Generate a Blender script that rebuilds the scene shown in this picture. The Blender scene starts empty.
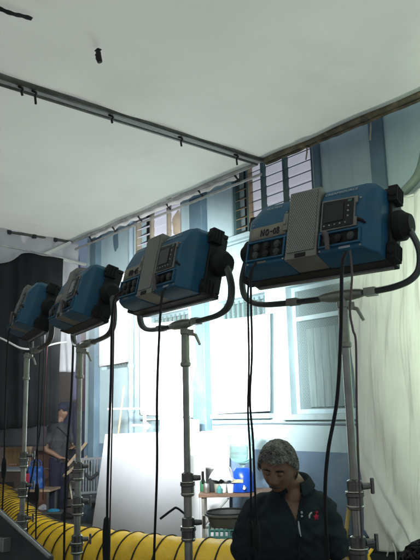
import bpy, bmesh, math, random
from mathutils import Vector, Matrix, noise
from mathutils.bvhtree import BVHTree
random.seed(7)
SC = bpy.context.scene
COL = SC.collection
PI = math.pi
# ------------------------------------------------------------------ camera
CAM_Z = 1.55
YAW, PIT, ROLL, FPX = math.radians(49.37), math.radians(11.37), math.radians(-1.39), 654.0
Fv = Vector((-math.sin(YAW)*math.cos(PIT), math.cos(YAW)*math.cos(PIT), math.sin(PIT)))
r0 = Vector((math.cos(YAW), math.sin(YAW), 0)); u0 = r0.cross(Fv)
Rv = r0*math.cos(ROLL) + u0*math.sin(ROLL); Uv = -r0*math.sin(ROLL) + u0*math.cos(ROLL)
CP = Vector((0, 0, CAM_Z))
cd = bpy.data.cameras.new('camera'); cam = bpy.data.objects.new('camera', cd); COL.objects.link(cam)
M = Matrix((Rv, Uv, -Fv)).transposed().to_4x4(); M.translation = CP
cam.matrix_world = M
cd.sensor_fit = 'HORIZONTAL'; cd.sensor_width = 36.0; cd.lens = FPX/420*36; cd.clip_end = 2000; cd.clip_start = 0.05
SC.camera = cam
# ------------------------------------------------------------------ world, sun, exposure
SUN_EL, SUN_AZ = math.radians(70), math.radians(60)
w = bpy.data.worlds.new('World'); SC.world = w; w.use_nodes = True
nt = w.node_tree; sky = nt.nodes.new('ShaderNodeTexSky'); sky.sky_type = 'NISHITA'; sky.sun_disc = False
sky.sun_elevation = SUN_EL; sky.sun_rotation = SUN_AZ
bg = nt.nodes['Background']; nt.links.new(sky.outputs[0], bg.inputs[0]); bg.inputs[1].default_value = 0.05
sl = bpy.data.lights.new('sun', 'SUN'); sl.energy = 3.0; sl.angle = math.radians(0.5); sl.color = (1, .96, .9)
so = bpy.data.objects.new('sun', sl); COL.objects.link(so)
sd = Vector((math.sin(SUN_AZ)*math.cos(SUN_EL), math.cos(SUN_AZ)*math.cos(SUN_EL), math.sin(SUN_EL)))
so.rotation_euler = sd.to_track_quat('Z', 'Y').to_euler()
SC.view_settings.view_transform = 'Standard'; SC.view_settings.look = 'None'
SC.view_settings.exposure = 0.12; SC.view_settings.gamma = 1.0
LAMP = 62.0
HAZE = .014
SC.cycles.max_bounces = 7; SC.cycles.diffuse_bounces = 4; SC.cycles.volume_bounces = 0
SC.cycles.sample_clamp_indirect = 6.0
# ------------------------------------------------------------------ helpers
def ray(px, py): return Rv*((px-210)/FPX) - Uv*((py-280)/FPX) + Fv
def atY(px, py, y): d = ray(px, py); return CP + d*(y/d.y)
def atX(px, py, x): d = ray(px, py); return CP + d*(x/d.x)
def atD(px, py, dep): return CP + ray(px, py)*dep

MATS = {}
def mat(name, col, rough=.6, metal=0., var=.12, scale=6., bump=0., bscale=60., spec=.4, dirt=None, dscale=2.5, damt=.5, trans=0., detail=6, stretch=None, streak=0.):
    if name in MATS: return MATS[name]
    m = bpy.data.materials.new(name); m.use_nodes = True; MATS[name] = m
    n, L = m.node_tree.nodes, m.node_tree.links
    b = n['Principled BSDF']; b.inputs['Roughness'].default_value = rough; b.inputs['Metallic'].default_value = metal
    b.inputs['Specular IOR Level'].default_value = spec
    tc = n.new('ShaderNodeTexCoord'); src = tc.outputs['Object']
    if stretch:
        mp = n.new('ShaderNodeMapping'); mp.inputs['Scale'].default_value = stretch; L.new(src, mp.inputs[0]); src = mp.outputs[0]
    nz = n.new('ShaderNodeTexNoise'); nz.inputs['Scale'].default_value = scale; nz.inputs['Detail'].default_value = detail
    L.new(src, nz.inputs['Vector'])
    rp = n.new('ShaderNodeValToRGB'); e = rp.color_ramp.elements
    e[0].position = .3; e[1].position = .7
    e[0].color = tuple(c*(1-var) for c in col)+(1,); e[1].color = tuple(min(1, c*(1+var)) for c in col)+(1,)
    L.new(nz.outputs[0], rp.inputs[0]); out = rp.outputs[0]
    if dirt:
        dz = n.new('ShaderNodeTexNoise'); dz.inputs['Scale'].default_value = dscale; dz.inputs['Detail'].default_value = 10
        dz.inputs['Roughness'].default_value = .65; L.new(src, dz.inputs['Vector'])
        dr = n.new('ShaderNodeValToRGB'); dr.color_ramp.elements[0].position = .52; dr.color_ramp.elements[1].position = .68
        dr.color_ramp.elements[1].color = (damt,)*3+(1,)
        L.new(dz.outputs[0], dr.inputs[0])
        mx = n.new('ShaderNodeMixRGB'); L.new(dr.outputs[0], mx.inputs[0]); L.new(out, mx.inputs[1]); mx.inputs[2].default_value = dirt+(1,); out = mx.outputs[0]
    if streak:
        m2 = n.new('ShaderNodeMapping'); m2.inputs['Scale'].default_value = (9, 9, .55); L.new(tc.outputs['Object'], m2.inputs[0])
        s1 = n.new('ShaderNodeTexNoise'); s1.inputs['Scale'].default_value = 1.; s1.inputs['Detail'].default_value = 8; L.new(m2.outputs[0], s1.inputs['Vector'])
        s2 = n.new('ShaderNodeTexNoise'); s2.inputs['Scale'].default_value = 26.; s2.inputs['Detail'].default_value = 5; L.new(tc.outputs['Object'], s2.inputs['Vector'])
        for tex, lo, hi, amt, colr in ((s1, .54, .74, streak, (.13, .17, .18)), (s2, .66, .70, streak*1.3, (.30, .31, .29))):
            r2 = n.new('ShaderNodeValToRGB'); r2.color_ramp.elements[0].position = lo; r2.color_ramp.elements[1].position = hi; r2.color_ramp.elements[1].color = (amt,)*3+(1,)
            L.new(tex.outputs[0], r2.inputs[0]); x2 = n.new('ShaderNodeMixRGB'); L.new(r2.outputs[0], x2.inputs[0]); L.new(out, x2.inputs[1]); x2.inputs[2].default_value = colr+(1,); out = x2.outputs[0]
    L.new(out, b.inputs['Base Color'])
    rr = n.new('ShaderNodeMapRange'); rr.inputs[3].default_value = max(.02, rough-.12); rr.inputs[4].default_value = min(1, rough+.12)
    L.new(nz.outputs[0], rr.inputs[0]); L.new(rr.outputs[0], b.inputs['Roughness'])
    if bump:
        bz = n.new('ShaderNodeTexNoise'); bz.inputs['Scale'].default_value = bscale; bz.inputs['Detail'].default_value = 4; L.new(src, bz.inputs['Vector'])
        bp = n.new('ShaderNodeBump'); bp.inputs['Strength'].default_value = bump; bp.inputs['Distance'].default_value = .01
        L.new(bz.outputs[0], bp.inputs['Height']); L.new(bp.outputs[0], b.inputs['Normal'])
    if trans:
        tl = n.new('ShaderNodeBsdfTranslucent'); L.new(out, tl.inputs[0])
        ms = n.new('ShaderNodeMixShader'); ms.inputs[0].default_value = trans
        L.new(b.outputs[0], ms.inputs[1]); L.new(tl.outputs[0], ms.inputs[2]); L.new(ms.outputs[0], n['Material Output'].inputs[0])
    return m

def emat(name, col, strength):
    m = bpy.data.materials.new(name); m.use_nodes = True
    b = m.node_tree.nodes['Principled BSDF']; b.inputs['Base Color'].default_value = (.8, .8, .8, 1)
    b.inputs['Emission Color'].default_value = col+(1,); b.inputs['Emission Strength'].default_value = strength
    return m

def dotmat(name, base, hole, k=105., thr=.1):
    m = bpy.data.materials.new(name); m.use_nodes = True; n, L = m.node_tree.nodes, m.node_tree.links
    b = n['Principled BSDF']; b.inputs['Roughness'].default_value = .55; b.inputs['Metallic'].default_value = .2
    tc = n.new('ShaderNodeTexCoord'); sp = n.new('ShaderNodeSeparateXYZ'); L.new(tc.outputs['Object'], sp.inputs[0])
    def M(op, a, bb=None):
        q = n.new('ShaderNodeMath'); q.operation = op
        for i, v in enumerate((a, bb)):
            if v is None: continue
            if isinstance(v, (int, float)): q.inputs[i].default_value = v
            else: L.new(v, q.inputs[i])
        return q.outputs[0]
    sx = M('SINE', M('MULTIPLY', M('ADD', sp.outputs[0], M('MULTIPLY', sp.outputs[2], .58)), k*3))
    sz = M('SINE', M('MULTIPLY', M('SUBTRACT', sp.outputs[0], M('MULTIPLY', sp.outputs[2], .58)), k*3))
    v = M('GREATER_THAN', M('ADD', sx, sz), thr)
    mx = n.new('ShaderNodeMixRGB'); L.new(v, mx.inputs[0]); mx.inputs[1].default_value = base+(1,); mx.inputs[2].default_value = hole+(1,)
    L.new(mx.outputs[0], b.inputs['Base Color'])
    return m

class MB:
    def __init__(s): s.v = []; s.f = []; s.mi = []
    def add(s, vs, fs, mi=0):
        o = len(s.v); s.v += [tuple(v) for v in vs]; s.f += [[i+o for i in f] for f in fs]; s.mi += [mi]*len(fs)
    def box(s, c, d, rot=None, mi=0):
        vs = [Vector((x*d[0]/2, y*d[1]/2, z*d[2]/2)) for x in (-1, 1) for y in (-1, 1) for z in (-1, 1)]
        if rot: vs = [rot @ v for v in vs]
        s.add([v+Vector(c) for v in vs], [[0,1,3,2],[4,6,7,5],[0,4,5,1],[2,3,7,6],[0,2,6,4],[1,5,7,3]], mi)
    def hull8(s, a, b, mi=0):  # two quads (each 4 points, same order)
        s.add(list(a)+list(b), [[3,2,1,0],[4,5,6,7],[0,1,5,4],[1,2,6,5],[2,3,7,6],[3,0,4,7]], mi)
    def prism(s, poly, axis, lo, hi, mi=0):
        def P(a, b, c): return {'x': (c, a, b), 'y': (a, c, b), 'z': (a, b, c)}[axis]
        n = len(poly)
        s.add([P(a, b, lo) for a, b in poly]+[P(a, b, hi) for a, b in poly],
              [list(range(n))[::-1], list(range(n, 2*n))]+[[i, (i+1) % n, n+(i+1) % n, n+i] for i in range(n)], mi)
    def tube(s, pts, r, n=10, mi=0, sx=1., ref=None):
        pts = [Vector(p) for p in pts]; N = len(pts); rs = r if isinstance(r, (list, tuple)) else [r]*N
        vs = []; prev = None
        for i, p in enumerate(pts):
            t = (pts[min(i+1, N-1)]-pts[max(i-1, 0)])
            if t.length < 1e-9: t = Vector((0, 0, 1))
            t.normalize()
            if prev is None:
                a = Vector(ref) if ref else (Vector((0, 0, 1)) if abs(t.z) < .9 else Vector((1, 0, 0)))
                prev = a
            x = prev - t*prev.dot(t)
            if x.length < 1e-6: x = t.orthogonal()
            x.normalize(); prev = x; y = t.cross(x)
            for k in range(n):
                an = 2*PI*k/n; vs.append(p + x*(math.cos(an)*rs[i]*sx) + y*(math.sin(an)*rs[i]))
        fs = [[i*n+k, i*n+(k+1) % n, (i+1)*n+(k+1) % n, (i+1)*n+k] for i in range(N-1) for k in range(n)]
        fs += [list(range(n))[::-1], [(N-1)*n+k for k in range(n)]]
        s.add(vs, fs, mi)
    def lathe(s, prof, c=(0, 0, 0), axis='z', n=20, mi=0, rot=None):
        vs = []
        for r, h in prof:
            for k in range(n):
                a = 2*PI*k/n; x, y = r*math.cos(a), r*math.sin(a)
                v = Vector({'z': (x, y, h), 'x': (h, x, y), 'y': (y, h, x)}[axis])
                if rot: v = rot @ v
                vs.append(v+Vector(c))
        N = len(prof)
        fs = [[i*n+k, i*n+(k+1) % n, (i+1)*n+(k+1) % n, (i+1)*n+k] for i in range(N-1) for k in range(n)]
        fs += [list(range(n))[::-1], [(N-1)*n+k for k in range(n)]]
        s.add(vs, fs, mi)
    def grid(s, fn, nu, nv, mi=0, closed_u=False):
        vs = [fn(i/nu, j/nv) for j in range(nv+1) for i in range(nu+1)]
        fs = [[j*(nu+1)+i, j*(nu+1)+i+1, (j+1)*(nu+1)+i+1, (j+1)*(nu+1)+i] for j in range(nv) for i in range(nu)]
        s.add(vs, fs, mi)
    def ell(s, c, r, nu=20, nv=14, rot=None, mi=0):
        s.lathe([(max(1e-4, math.sin(PI*j/nv)), -math.cos(PI*j/nv)) for j in range(nv+1)], (0, 0, 0), n=nu, mi=mi)
        k = (nv+1)*nu
        for i in range(len(s.v)-k, len(s.v)):
            v = Vector(s.v[i]); v = Vector((v.x*r[0], v.y*r[1], v.z*r[2]))
            if rot: v = rot @ v
            s.v[i] = tuple(v+Vector(c))
    def xf(s, Mx, start=0):
        for i in range(start, len(s.v)): s.v[i] = tuple(Mx @ Vector(s.v[i]))
        return s
    def mesh(s, name):
        me = bpy.data.meshes.new(name); me.from_pydata(s.v, [], s.f)
        me.polygons.foreach_set('material_index', s.mi); me.update(); return me
    def build(s, name, m, parent=None, smooth=True, bevel=0., solid=0., ang=38, bseg=2):
        me = s.mesh(name)
        for q in (m if isinstance(m, (list, tuple)) else [m]): me.materials.append(q)
        bm = bmesh.new(); bm.from_mesh(me); bmesh.ops.recalc_face_normals(bm, faces=bm.faces); bm.to_mesh(me); bm.free()
        if smooth:
            me.shade_smooth(); me.set_sharp_from_angle(angle=math.radians(ang))
        o = bpy.data.objects.new(name, me); COL.objects.link(o)
        if parent: o.parent = parent
        if solid:
            q = o.modifiers.new('solid', 'SOLIDIFY'); q.thickness = solid; q.offset = 0
        if bevel:
            q = o.modifiers.new('bevel', 'BEVEL'); q.width = bevel; q.segments = bseg; q.limit_method = 'ANGLE'; q.angle_limit = math.radians(35); q.harden_normals = True
        return o

def tag(o, label=None, cat=None, group=None, kind=None):
    for k, v in (('label', label), ('category', cat), ('group', group), ('kind', kind)):
        if v: o[k] = v
    return o
def thing(name, label, cat, loc=(0, 0, 0), rz=0., group=None):
    o = bpy.data.objects.new(name, None); COL.objects.link(o); o.location = loc; o.rotation_euler = (0, 0, rz); o.empty_display_size = .1
    return tag(o, label, cat, group)
def copy_tree(o, parent=None):
    c = o.copy(); COL.objects.link(c)
    if parent: c.parent = parent
    for ch in list(o.children): copy_tree(ch, c)
    return c
def spline(pts, k=8):
    pts = [Vector(p) for p in pts]; P = [pts[0]*2-pts[1]]+pts+[pts[-1]*2-pts[-2]]; out = []
    for i in range(1, len(P)-2):
        for j in range(k):
            t = j/k; a, b, c, d = P[i-1], P[i], P[i+1], P[i+2]
            out.append(.5*((2*b)+(c-a)*t+(2*a-5*b+4*c-d)*t*t+(3*b-a-3*c+d)*t**3))
    out.append(pts[-1]); return out
def text_mesh(txt, size):
    cu = bpy.data.curves.new('t', 'FONT'); cu.body = txt; cu.size = size; cu.align_x = 'CENTER'; cu.align_y = 'CENTER'; cu.extrude = .0006
    ob = bpy.data.objects.new('t', cu); COL.objects.link(ob)
    me = bpy.data.meshes.new_from_object(ob); bpy.data.objects.remove(ob); bpy.data.curves.remove(cu); return me
def link_mesh(name, me, m, parent, Mx=None):
    if Mx: me.transform(Mx)
    me.materials.clear(); me.materials.append(m)
    o = bpy.data.objects.new(name, me); COL.objects.link(o); o.parent = parent; return o

# ------------------------------------------------------------------ materials
M_wall = mat('wall_paint', (.37, .49, .52), .75, var=.07, scale=1.6, bump=.3, bscale=14, dirt=(.24, .33, .36), dscale=4.5, damt=.35, streak=.22)
M_dado = mat('dado_paint', (.13, .20, .28), .7, var=.18, scale=2.5, bump=.25, bscale=18, dirt=(.25, .31, .35), dscale=3, damt=.5, streak=.28)
M_pil = mat('pilaster_paint', (.10, .17, .22), .7, var=.15, scale=3, bump=.2, bscale=20, dirt=(.2, .3, .35), dscale=3, damt=.4, streak=.25)
M_wood = mat('old_wood', (.26, .19, .10), .7, var=.35, scale=5, bump=.2, bscale=30, stretch=(4, 4, .6))
M_woodpale = mat('pale_wood', (.34, .25, .16), .7, var=.25, scale=6, stretch=(1, 1, 4))
M_dkframe = mat('dark_green_frame', (.05, .10, .10), .55, var=.25, scale=8)
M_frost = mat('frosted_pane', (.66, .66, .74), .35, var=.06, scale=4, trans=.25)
b_ = M_frost.node_tree.nodes['Principled BSDF']; b_.inputs['Emission Color'].default_value = (.90, .92, 1, 1); b_.inputs['Emission Strength'].default_value = .28  # glow put into the panes, standing in for backlight; interior behind is dark
M_darkroom = mat('dark_interior', (.015, .018, .018), .9)
M_mesh = dotmat('window_mesh', (.20, .27, .27), (.05, .08, .08), 100, .3)
M_curt = mat('curtain', (.34, .40, .38), .9, var=.2, scale=5, stretch=(6, 6, .5))
M_ground = mat('concrete_floor', (.26, .25, .24), .8, var=.2, scale=1.3, bump=.3, bscale=35, dirt=(.13, .125, .12), dscale=.9, damt=.7)
M_canopy = mat('canopy_fabric', (.80, .845, .765), .85, var=.035, scale=1.4, bump=.35, bscale=1.6, trans=.30, dirt=(.62, .64, .55), dscale=.8, damt=.35)
M_pole = mat('frame_pole', (.10, .105, .095), .4, .6, var=.35, scale=9)
M_poledirty = mat('weathered_pole', (.10, .085, .055), .6, .2, var=.6, scale=12, dirt=(.32, .25, .15), dscale=7, damt=.8)
M_polegrey = mat('grey_pole', (.42, .42, .40), .45, .5, var=.3, scale=10)
M_web = mat('grey_webbing', (.38, .39, .37), .8, var=.15, scale=20)
M_black = mat('black_fabric', (.012, .014, .015), .95, var=.4, scale=3, bump=.3, bscale=8, spec=.1)
M_plastic = mat('white_plastic_sheet', (.86, .87, .89), .35, var=.05, scale=3, bump=.15, bscale=6, trans=.6)
M_white = mat('white_cloth', (.82, .83, .82), .85, var=.03, scale=4, bump=.1, bscale=9)
M_muslin = mat('muslin', (.70, .71, .68), .9, var=.05, scale=5, bump=.25, bscale=22, trans=.12)
M_board = mat('white_board', (.80, .81, .82), .5, var=.05, scale=2, dirt=(.5, .5, .5), dscale=2, damt=.4)
M_blue = mat('lamp_blue', (.021, .125, .225), .42, var=.12, scale=7, bump=.04, bscale=150, dirt=(.07, .13, .17), dscale=11, damt=.45)
M_blk = mat('black_plastic', (.016, .017, .018), .5, var=.3, scale=15, bump=.08, bscale=200)
M_rub = mat('black_rubber', (.012, .012, .012), .7, var=.3, scale=20)
M_tan = mat('heatsink_edge', (.27, .27, .235), .5, .3, var=.2, scale=14)
M_dots = dotmat('perforated_plate', (.35, .36, .33), (.05, .05, .047), 230, .3)
M_screen = mat('dark_screen', (.022, .026, .028), .18, var=.1, scale=5)
M_screenreflect = mat('screen_reflection', (.30, .33, .32), .2, var=.1, scale=5)  # same screen with a pale reflection put into its colour
M_tape = mat('masking_tape', (.30, .29, .23), .75, var=.12, scale=18, dirt=(.18, .15, .10), dscale=14, damt=.5)
M_ink = mat('marker_ink', (.03, .03, .035), .7)
M_print = mat('pale_print', (.45, .52, .55), .5)
M_cast = mat('cast_metal', (.42, .44, .36), .42, .55, var=.2, scale=12, dirt=(.2, .2, .16), dscale=10, damt=.5)
M_steel = mat('stand_steel', (.42, .42, .38), .34, .8, var=.3, scale=9, dirt=(.16, .15, .11), dscale=6, damt=.5)
M_collar = mat('stand_collar', (.20, .20, .185), .3, .8, var=.3, scale=14)
M_ring = mat('bright_ring', (.55, .55, .50), .25, .9, var=.15, scale=12)
M_cable = mat('cable_rubber', (.012, .012, .013), .5, var=.3, scale=25)
M_redcable = mat('red_cable', (.06, .012, .014), .5)
M_greycable = mat('grey_cable', (.16, .13, .13), .5)
M_yel = mat('yellow_duct', (.95, .57, .025), .42, var=.10, scale=7, bump=.6, bscale=16, dirt=(.42, .25, .05), dscale=6, damt=.35)
M_rib = mat('duct_wire', (.02, .018, .012), .6)
M_pvc = mat('pvc_pipe', (.62, .64, .62), .4, var=.1, scale=9)
M_teal = mat('teal_plastic', (.09, .30, .30), .45, var=.12, scale=9)
M_dispblue = mat('dispenser_blue', (.008, .07, .46), .28, var=.15, scale=9)
M_gray = mat('grey_fabric', (.026, .027, .031), .9, var=.25, scale=4)
M_bluebag = mat('blue_bag', (.015, .09, .33), .5, var=.3, scale=10, bump=.4, bscale=20)
M_red = mat('red_cloth', (.42, .03, .07), .8, var=.2, scale=10)
M_maroon = mat('maroon_cloth', (.05, .015, .028), .9, var=.3, scale=5)
M_navyc = mat('navy_cloth', (.012, .016, .04), .9, var=.3, scale=5)
M_case = mat('case_grey', (.075, .08, .075), .6, .2, var=.25, scale=7)
M_alu = mat('aluminium', (.5, .5, .48), .35, .9, var=.15, scale=12)
M_rope = mat('white_rope', (.55, .56, .54), .8)
def glass(name, col, rough=.05):
    m = bpy.data.materials.new(name); m.use_nodes = True; b = m.node_tree.nodes['Principled BSDF']
    b.inputs['Base Color'].default_value = col+(1,); b.inputs['Transmission Weight'].default_value = .85; b.inputs['Roughness'].default_value = rough; b.inputs['IOR'].default_value = 1.15
    return m
M_bottle = glass('water_bottle_plastic', (.72, .90, .86))

# ------------------------------------------------------------------ ground
g = MB(); g.grid(lambda u, v: ((u-.5)*400, (v-.5)*400, .0), 40, 40)
tag(g.build('ground', M_ground), kind='structure')

# ------------------------------------------------------------------ building wall
WY, WX0, WX1, WZ = 5.2, -9.1, 3.0, 6.4
wall = thing('building_wall', 'weathered pale blue painted building wall with louvred upper windows and slate blue lower band', 'building', (0, WY, 0))
# openings: (x0,x1,z0,z1)
UW1 = (-5.62, -4.32, 3.60, 4.75)
UW2 = (-7.74, -6.62, 3.60, 4.75)
LW_R = (-4.80, -3.85, 1.50, 2.86)
LW_C = (-5.98, -5.12, 1.52, 2.86)
LW_D = (-7.45, -6.50, 1.52, 2.86)
LW_E = (-8.62, -7.86, 2.20, 3.30)
holes = [UW1, UW2, LW_R, LW_C, LW_D, LW_E]
def wall_mb(z0, z1, y):
    xs = sorted({WX0, WX1, *[h[0] for h in holes], *[h[1] for h in holes]}); zs = sorted({z0, z1, *[q for h in holes for q in h[2:] if z0 < q < z1]})
    m = MB()
    for i in range(len(xs)-1):
        for j in range(len(zs)-1):
            cx, cz = (xs[i]+xs[i+1])/2, (zs[j]+zs[j+1])/2
            if any(h[0] < cx < h[1] and h[2] < cz < h[3] for h in holes): continue
            x0, x1, a, b = xs[i], xs[i+1], zs[j], zs[j+1]
            m.add([(x0, y, a), (x1, y, a), (x1, y, b), (x0, y, b)], [[0, 1, 2, 3]])
    for h in holes:
        if z0 <= h[2] and h[3] <= z1:
            x0, x1, a, b = h; d = .22
            m.add([(x0, y, a), (x1, y, a), (x1, y, b), (x0, y, b), (x0, y+d, a), (x1, y+d, a), (x1, y+d, b), (x0, y+d, b)],
                  [[0, 1, 5, 4], [1, 2, 6, 5], [2, 3, 7, 6], [3, 0, 4, 7]])
    return m
DADO = 1.13
m = wall_mb(DADO, WZ, 0)
m.add([(WX0, 0, DADO), (WX0, .35, DADO), (WX0, .35, WZ), (WX0, 0, WZ)], [[0, 1, 2, 3]])
m.add([(WX0, 0, WZ), (WX0, .35, WZ), (WX1, .35, WZ), (WX1, 0, WZ)], [[0, 1, 2, 3]])
bm = bmesh.new(); me = m.mesh('w'); bm.from_mesh(me); bmesh.ops.remove_doubles(bm, verts=bm.verts, dist=1e-5); bm.to_mesh(me); bm.free()
wm = link_mesh('upper_wall', me, M_wall, wall)
m = MB(); m.box(((WX0+WX1)/2, .17, DADO/2), (WX1-WX0, .36, DADO)); m.build('lower_wall_band', M_dado, wall)
m = MB(); m.box(((WX0+WX1)/2, .42, WZ/2), (WX1-WX0, .06, WZ)); m.build('dark_backing', M_darkroom, wall)  # near-black slab, the unlit room's darkness put into its colour
for x0, x1, z0, z1 in [(-6.33, -6.08, 0.0, 4.6), (-8.83, -8.66, 0.0, 4.6), (-3.56, -3.40, 2.9, 6.3), (-4.28, -4.20, 3.3, 6.0)]:
    m = MB(); d = .10 if z0 < 1 else .04
    m.box(((x0+x1)/2, -d/2-.002, (z0+z1)/2), (x1-x0, d, z1-z0)); m.build('pilaster', M_pil, wall, bevel=.008)
m = MB(); m.tube([(-7.72, -.07, .9), (-7.72, -.07, 4.3)], .04, 14)
for z in (1.6, 2.2, 2.75, 3.3): m.lathe([(.048, z-.03), (.052, z-.01), (.052, z+.01), (.048, z+.03)], (-7.72, -.07, 0))
m.build('drainpipe', mat('pipe_paint', (.28, .38, .44), .5, var=.15), wall)
# conduits along the wall under the lower windows
m = MB(); a = spline([(-6.06, -.015, 1.40), (-5.5, -.015, 1.405), (-5.1, -.015, 1.41), (-4.4, -.015, 1.40), (-3.5, -.015, 1.39)])
m.tube(a, .009, 8); m.build('conduit', mat('conduit_paint', (.14, .20, .22), .6), wall)
m = MB(); m.tube([(-6.08, -.012, 3.50), (-5.45, -.012, 3.51), (-4.2, -.012, 3.50)], .007, 8); m.build('conduit', MATS['conduit_paint'], wall)
for x0, x1, z in [(-5.72, -4.25, 3.57), (-7.82, -6.55, 3.57), (-4.88, -3.78, 1.47), (-6.04, -5.06, 1.49), (-7.52, -6.42, 1.49)]:
    m = MB(); m.box(((x0+x1)/2, -.03, z), (x1-x0, .08, .055)); m.build('window_sill', M_wall, wall, bevel=.006)

def louvre_window(h, bays, fm, name='louvre_window'):
    x0, x1, z0, z1 = h
    f = MB(); y = .06; t = .045
    f.box(((x0+x1)/2, y, z0+t/2), (x1-x0, .07, t)); f.box(((x0+x1)/2, y, z1-t/2), (x1-x0, .07, t))
    edges = [x0+t/2]+[x0+(x1-x0)*b for b in bays]+[x1-t/2]
    for x in edges: f.box((x, y-.002, (z0+z1)/2), (t, .074, z1-z0-.002))
    fo = f.build(name, fm, wall, bevel=.004)
    return fo, edges
fo, ed = louvre_window(UW1, (.20, .39, .66), M_dkframe)
for i in range(4):
    xa, xb = ed[i]+.026, ed[i+1]-.026; p = MB(); n = 9
    for k in range(n):
        z = UW1[2]+.07+k*(UW1[3]-UW1[2]-.1)/n
        p.box(((xa+xb)/2, .075, z+.055), (xb-xa, .008, .120), Matrix.Rotation(math.radians(-5 if i else -62), 3, 'X'))
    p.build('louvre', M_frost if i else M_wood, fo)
p = MB(); p.box((ed[1]+.045, .03, 4.17), (.05, .03, 1.1)); p.build('wooden_jamb', M_woodpale, fo)
for i in range(1, 4):  # bars across the bays
    p = MB()
    for k in range(9): p.tube([(ed[i]+.02, .02, 3.72+k*.122), (ed[i+1]-.02, .02, 3.72+k*.122)], .006, 6)
    p.build('window_bars', M_dkframe, fo)
fo, ed = louvre_window(UW2, (.34, .70), mat('tan_frame', (.30, .26, .20), .65, var=.25, scale=9), 'louvre_window')
for i in range(3):
    xa, xb = ed[i]+.026, ed[i+1]-.026; p = MB()
    for k in range(9):
        z = UW2[2]+.07+k*.117
        p.box(((xa+xb)/2, .075, z+.055), (xb-xa, .008, .118), Matrix.Rotation(math.radians(-5 if i else -70), 3, 'X'))
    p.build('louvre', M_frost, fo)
def grille_window(h, curtain=True, bars=False):
    x0, x1, z0, z1 = h; t = .05; y = .12
    f = MB()
    for x in (x0+t/2, x1-t/2): f.box((x, y, (z0+z1)/2), (t, .06, z1-z0))
    for z in (z0+t/2, z1-t/2, z0+(z1-z0)*.74): f.box(((x0+x1)/2, y-.001, z), (x1-x0-2*t, .058, t))
    fo = f.build('grille_window', MATS['conduit_paint'] if bars else M_wall, wall, bevel=.004)
    if bars:
        p = MB()
        for k in range(1, 10): p.tube([(x0+(x1-x0)*k/10, y-.04, z0+.02), (x0+(x1-x0)*k/10, y-.04, z1-.02)], .011, 8)
        p.build('window_bars', M_dkframe, fo)
    p = MB(); p.box(((x0+x1)/2, y+.02, (z0+z1)/2), (x1-x0-2*t, .004, z1-z0-2*t)); p.build('screen_mesh', M_mesh, fo)
    if curtain:
        p = MB()
        p.grid(lambda u, v: (x0+.17+(x1-x0-.22)*u, y-.012-.010*math.sin(u*46+2*noise.noise((u*5, v*2, 1)))-.004*math.sin(u*90), z0+.07+(z1-z0)*.60*v), 70, 6)
        p.build('net_strip', mat('net_curtain', (.16, .22, .22), .9, var=.2, scale=5, stretch=(6, 6, .5)), fo)
grille_window(LW_R); grille_window(LW_C, False, True); grille_window(LW_D, False, True); grille_window(LW_E, False, True)
# peeling patches and stains with shapes of their own, part of the wall
def patch(px, py, rx, rz, mt, seed):
    c = atY(px, py, WY); p = MB(); n = 26; pts = []
    for k in range(n):
        a = 2*PI*k/n; q = 1+.55*noise.noise((math.cos(a)*1.5+seed, math.sin(a)*1.5, seed)); pts.append((c.x+rx*q*math.cos(a), -.003, c.z+rz*q*math.sin(a)))
    p.add(pts, [list(range(n))]); p.build('peeled_patch', mt, wall, smooth=False)
patch(116, 236, .07, .22, M_pil, 1.3); patch(177, 224, .10, .16, mat('rust_stain', (.42, .34, .25), .8, var=.3, scale=8), 4.1)
patch(312, 462, .12, .05, mat('bare_plaster', (.3, .33, .34), .9, var=.3), 8.1); patch(345, 470, .07, .05, MATS['bare_plaster'], 9.4)
# bent pipe near the top right of the wall
c = [(atY(430, 100, 5.08)), atY(425, 150, 5.08), atY(418, 175, 5.06), atY(403, 193, 5.04)]
m = MB(); m.tube(spline(c), .042, 14)
tag(m.build('bent_pipe', mat('green_pipe', (.15, .21, .17), .5, var=.2, scale=6)), 'thick dull green pipe bending down the upper wall above the muslin', 'pipe')

# ------------------------------------------------------------------ canopy
CZ = 4.24
def canopy(name, label, x0, x1, y0, y1, sag, seed):
    t = thing(name, label, 'canopy', ((x0+x1)/2, (y0+y1)/2, CZ), group=None)
    lx, ly = (x1-x0)/2, (y1-y0)/2
    f = MB()
    def fn(u, v):
        x, y = (u-.5)*2*lx, (v-.5)*2*ly; e = (1-(2*u-1)**2)*(1-(2*v-1)**2)
        ed = min(u, 1-u)*2*lx; ev = min(v, 1-v)*2*ly
        z = -sag*e + .012*noise.noise((x*.9, y*.5, seed)) + .007*noise.noise((x*2.2+y*1.1, y*.4, seed+3))
        z += .010*math.exp(-ed*3)*math.sin(y*7+seed) + .010*math.exp(-ev*3)*math.sin(x*6+seed)
        return (x, y, z+.02)
    f.grid(fn, 110, 110)
    f.build('fabric', M_canopy, t)
    return t, lx, ly
XA, XB, YE = -4.75, -9.05, 4.9
t1, lx, ly = canopy('overhead_canopy', 'large white fabric canopy panel stretched overhead nearest the camera, above the blue lamps', XA, 1.6, -3.4, YE, .03, 1.)
for a, b, mt, nm, r in [((-lx, -ly, 0), (-lx, ly, 0), M_pole, 'frame_pole', .024), ((-lx, ly, 0), (lx, ly, 0), M_poledirty, 'frame_pole', .030), ((lx, ly, 0), (lx, -ly, 0), M_pole, 'frame_pole', .024), ((-lx, -ly, 0), (lx, -ly, 0), M_pole, 'frame_pole', .024)]:
    A, B = Vector(a), Vector(b); n = 40
    m = MB(); m.tube([A.lerp(B, k/n)+Vector((0, 0, .006*noise.noise((k*.4, r*90, 0)))) for k in range(n+1)], r, 10); m.build(nm, mt, t1)
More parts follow.
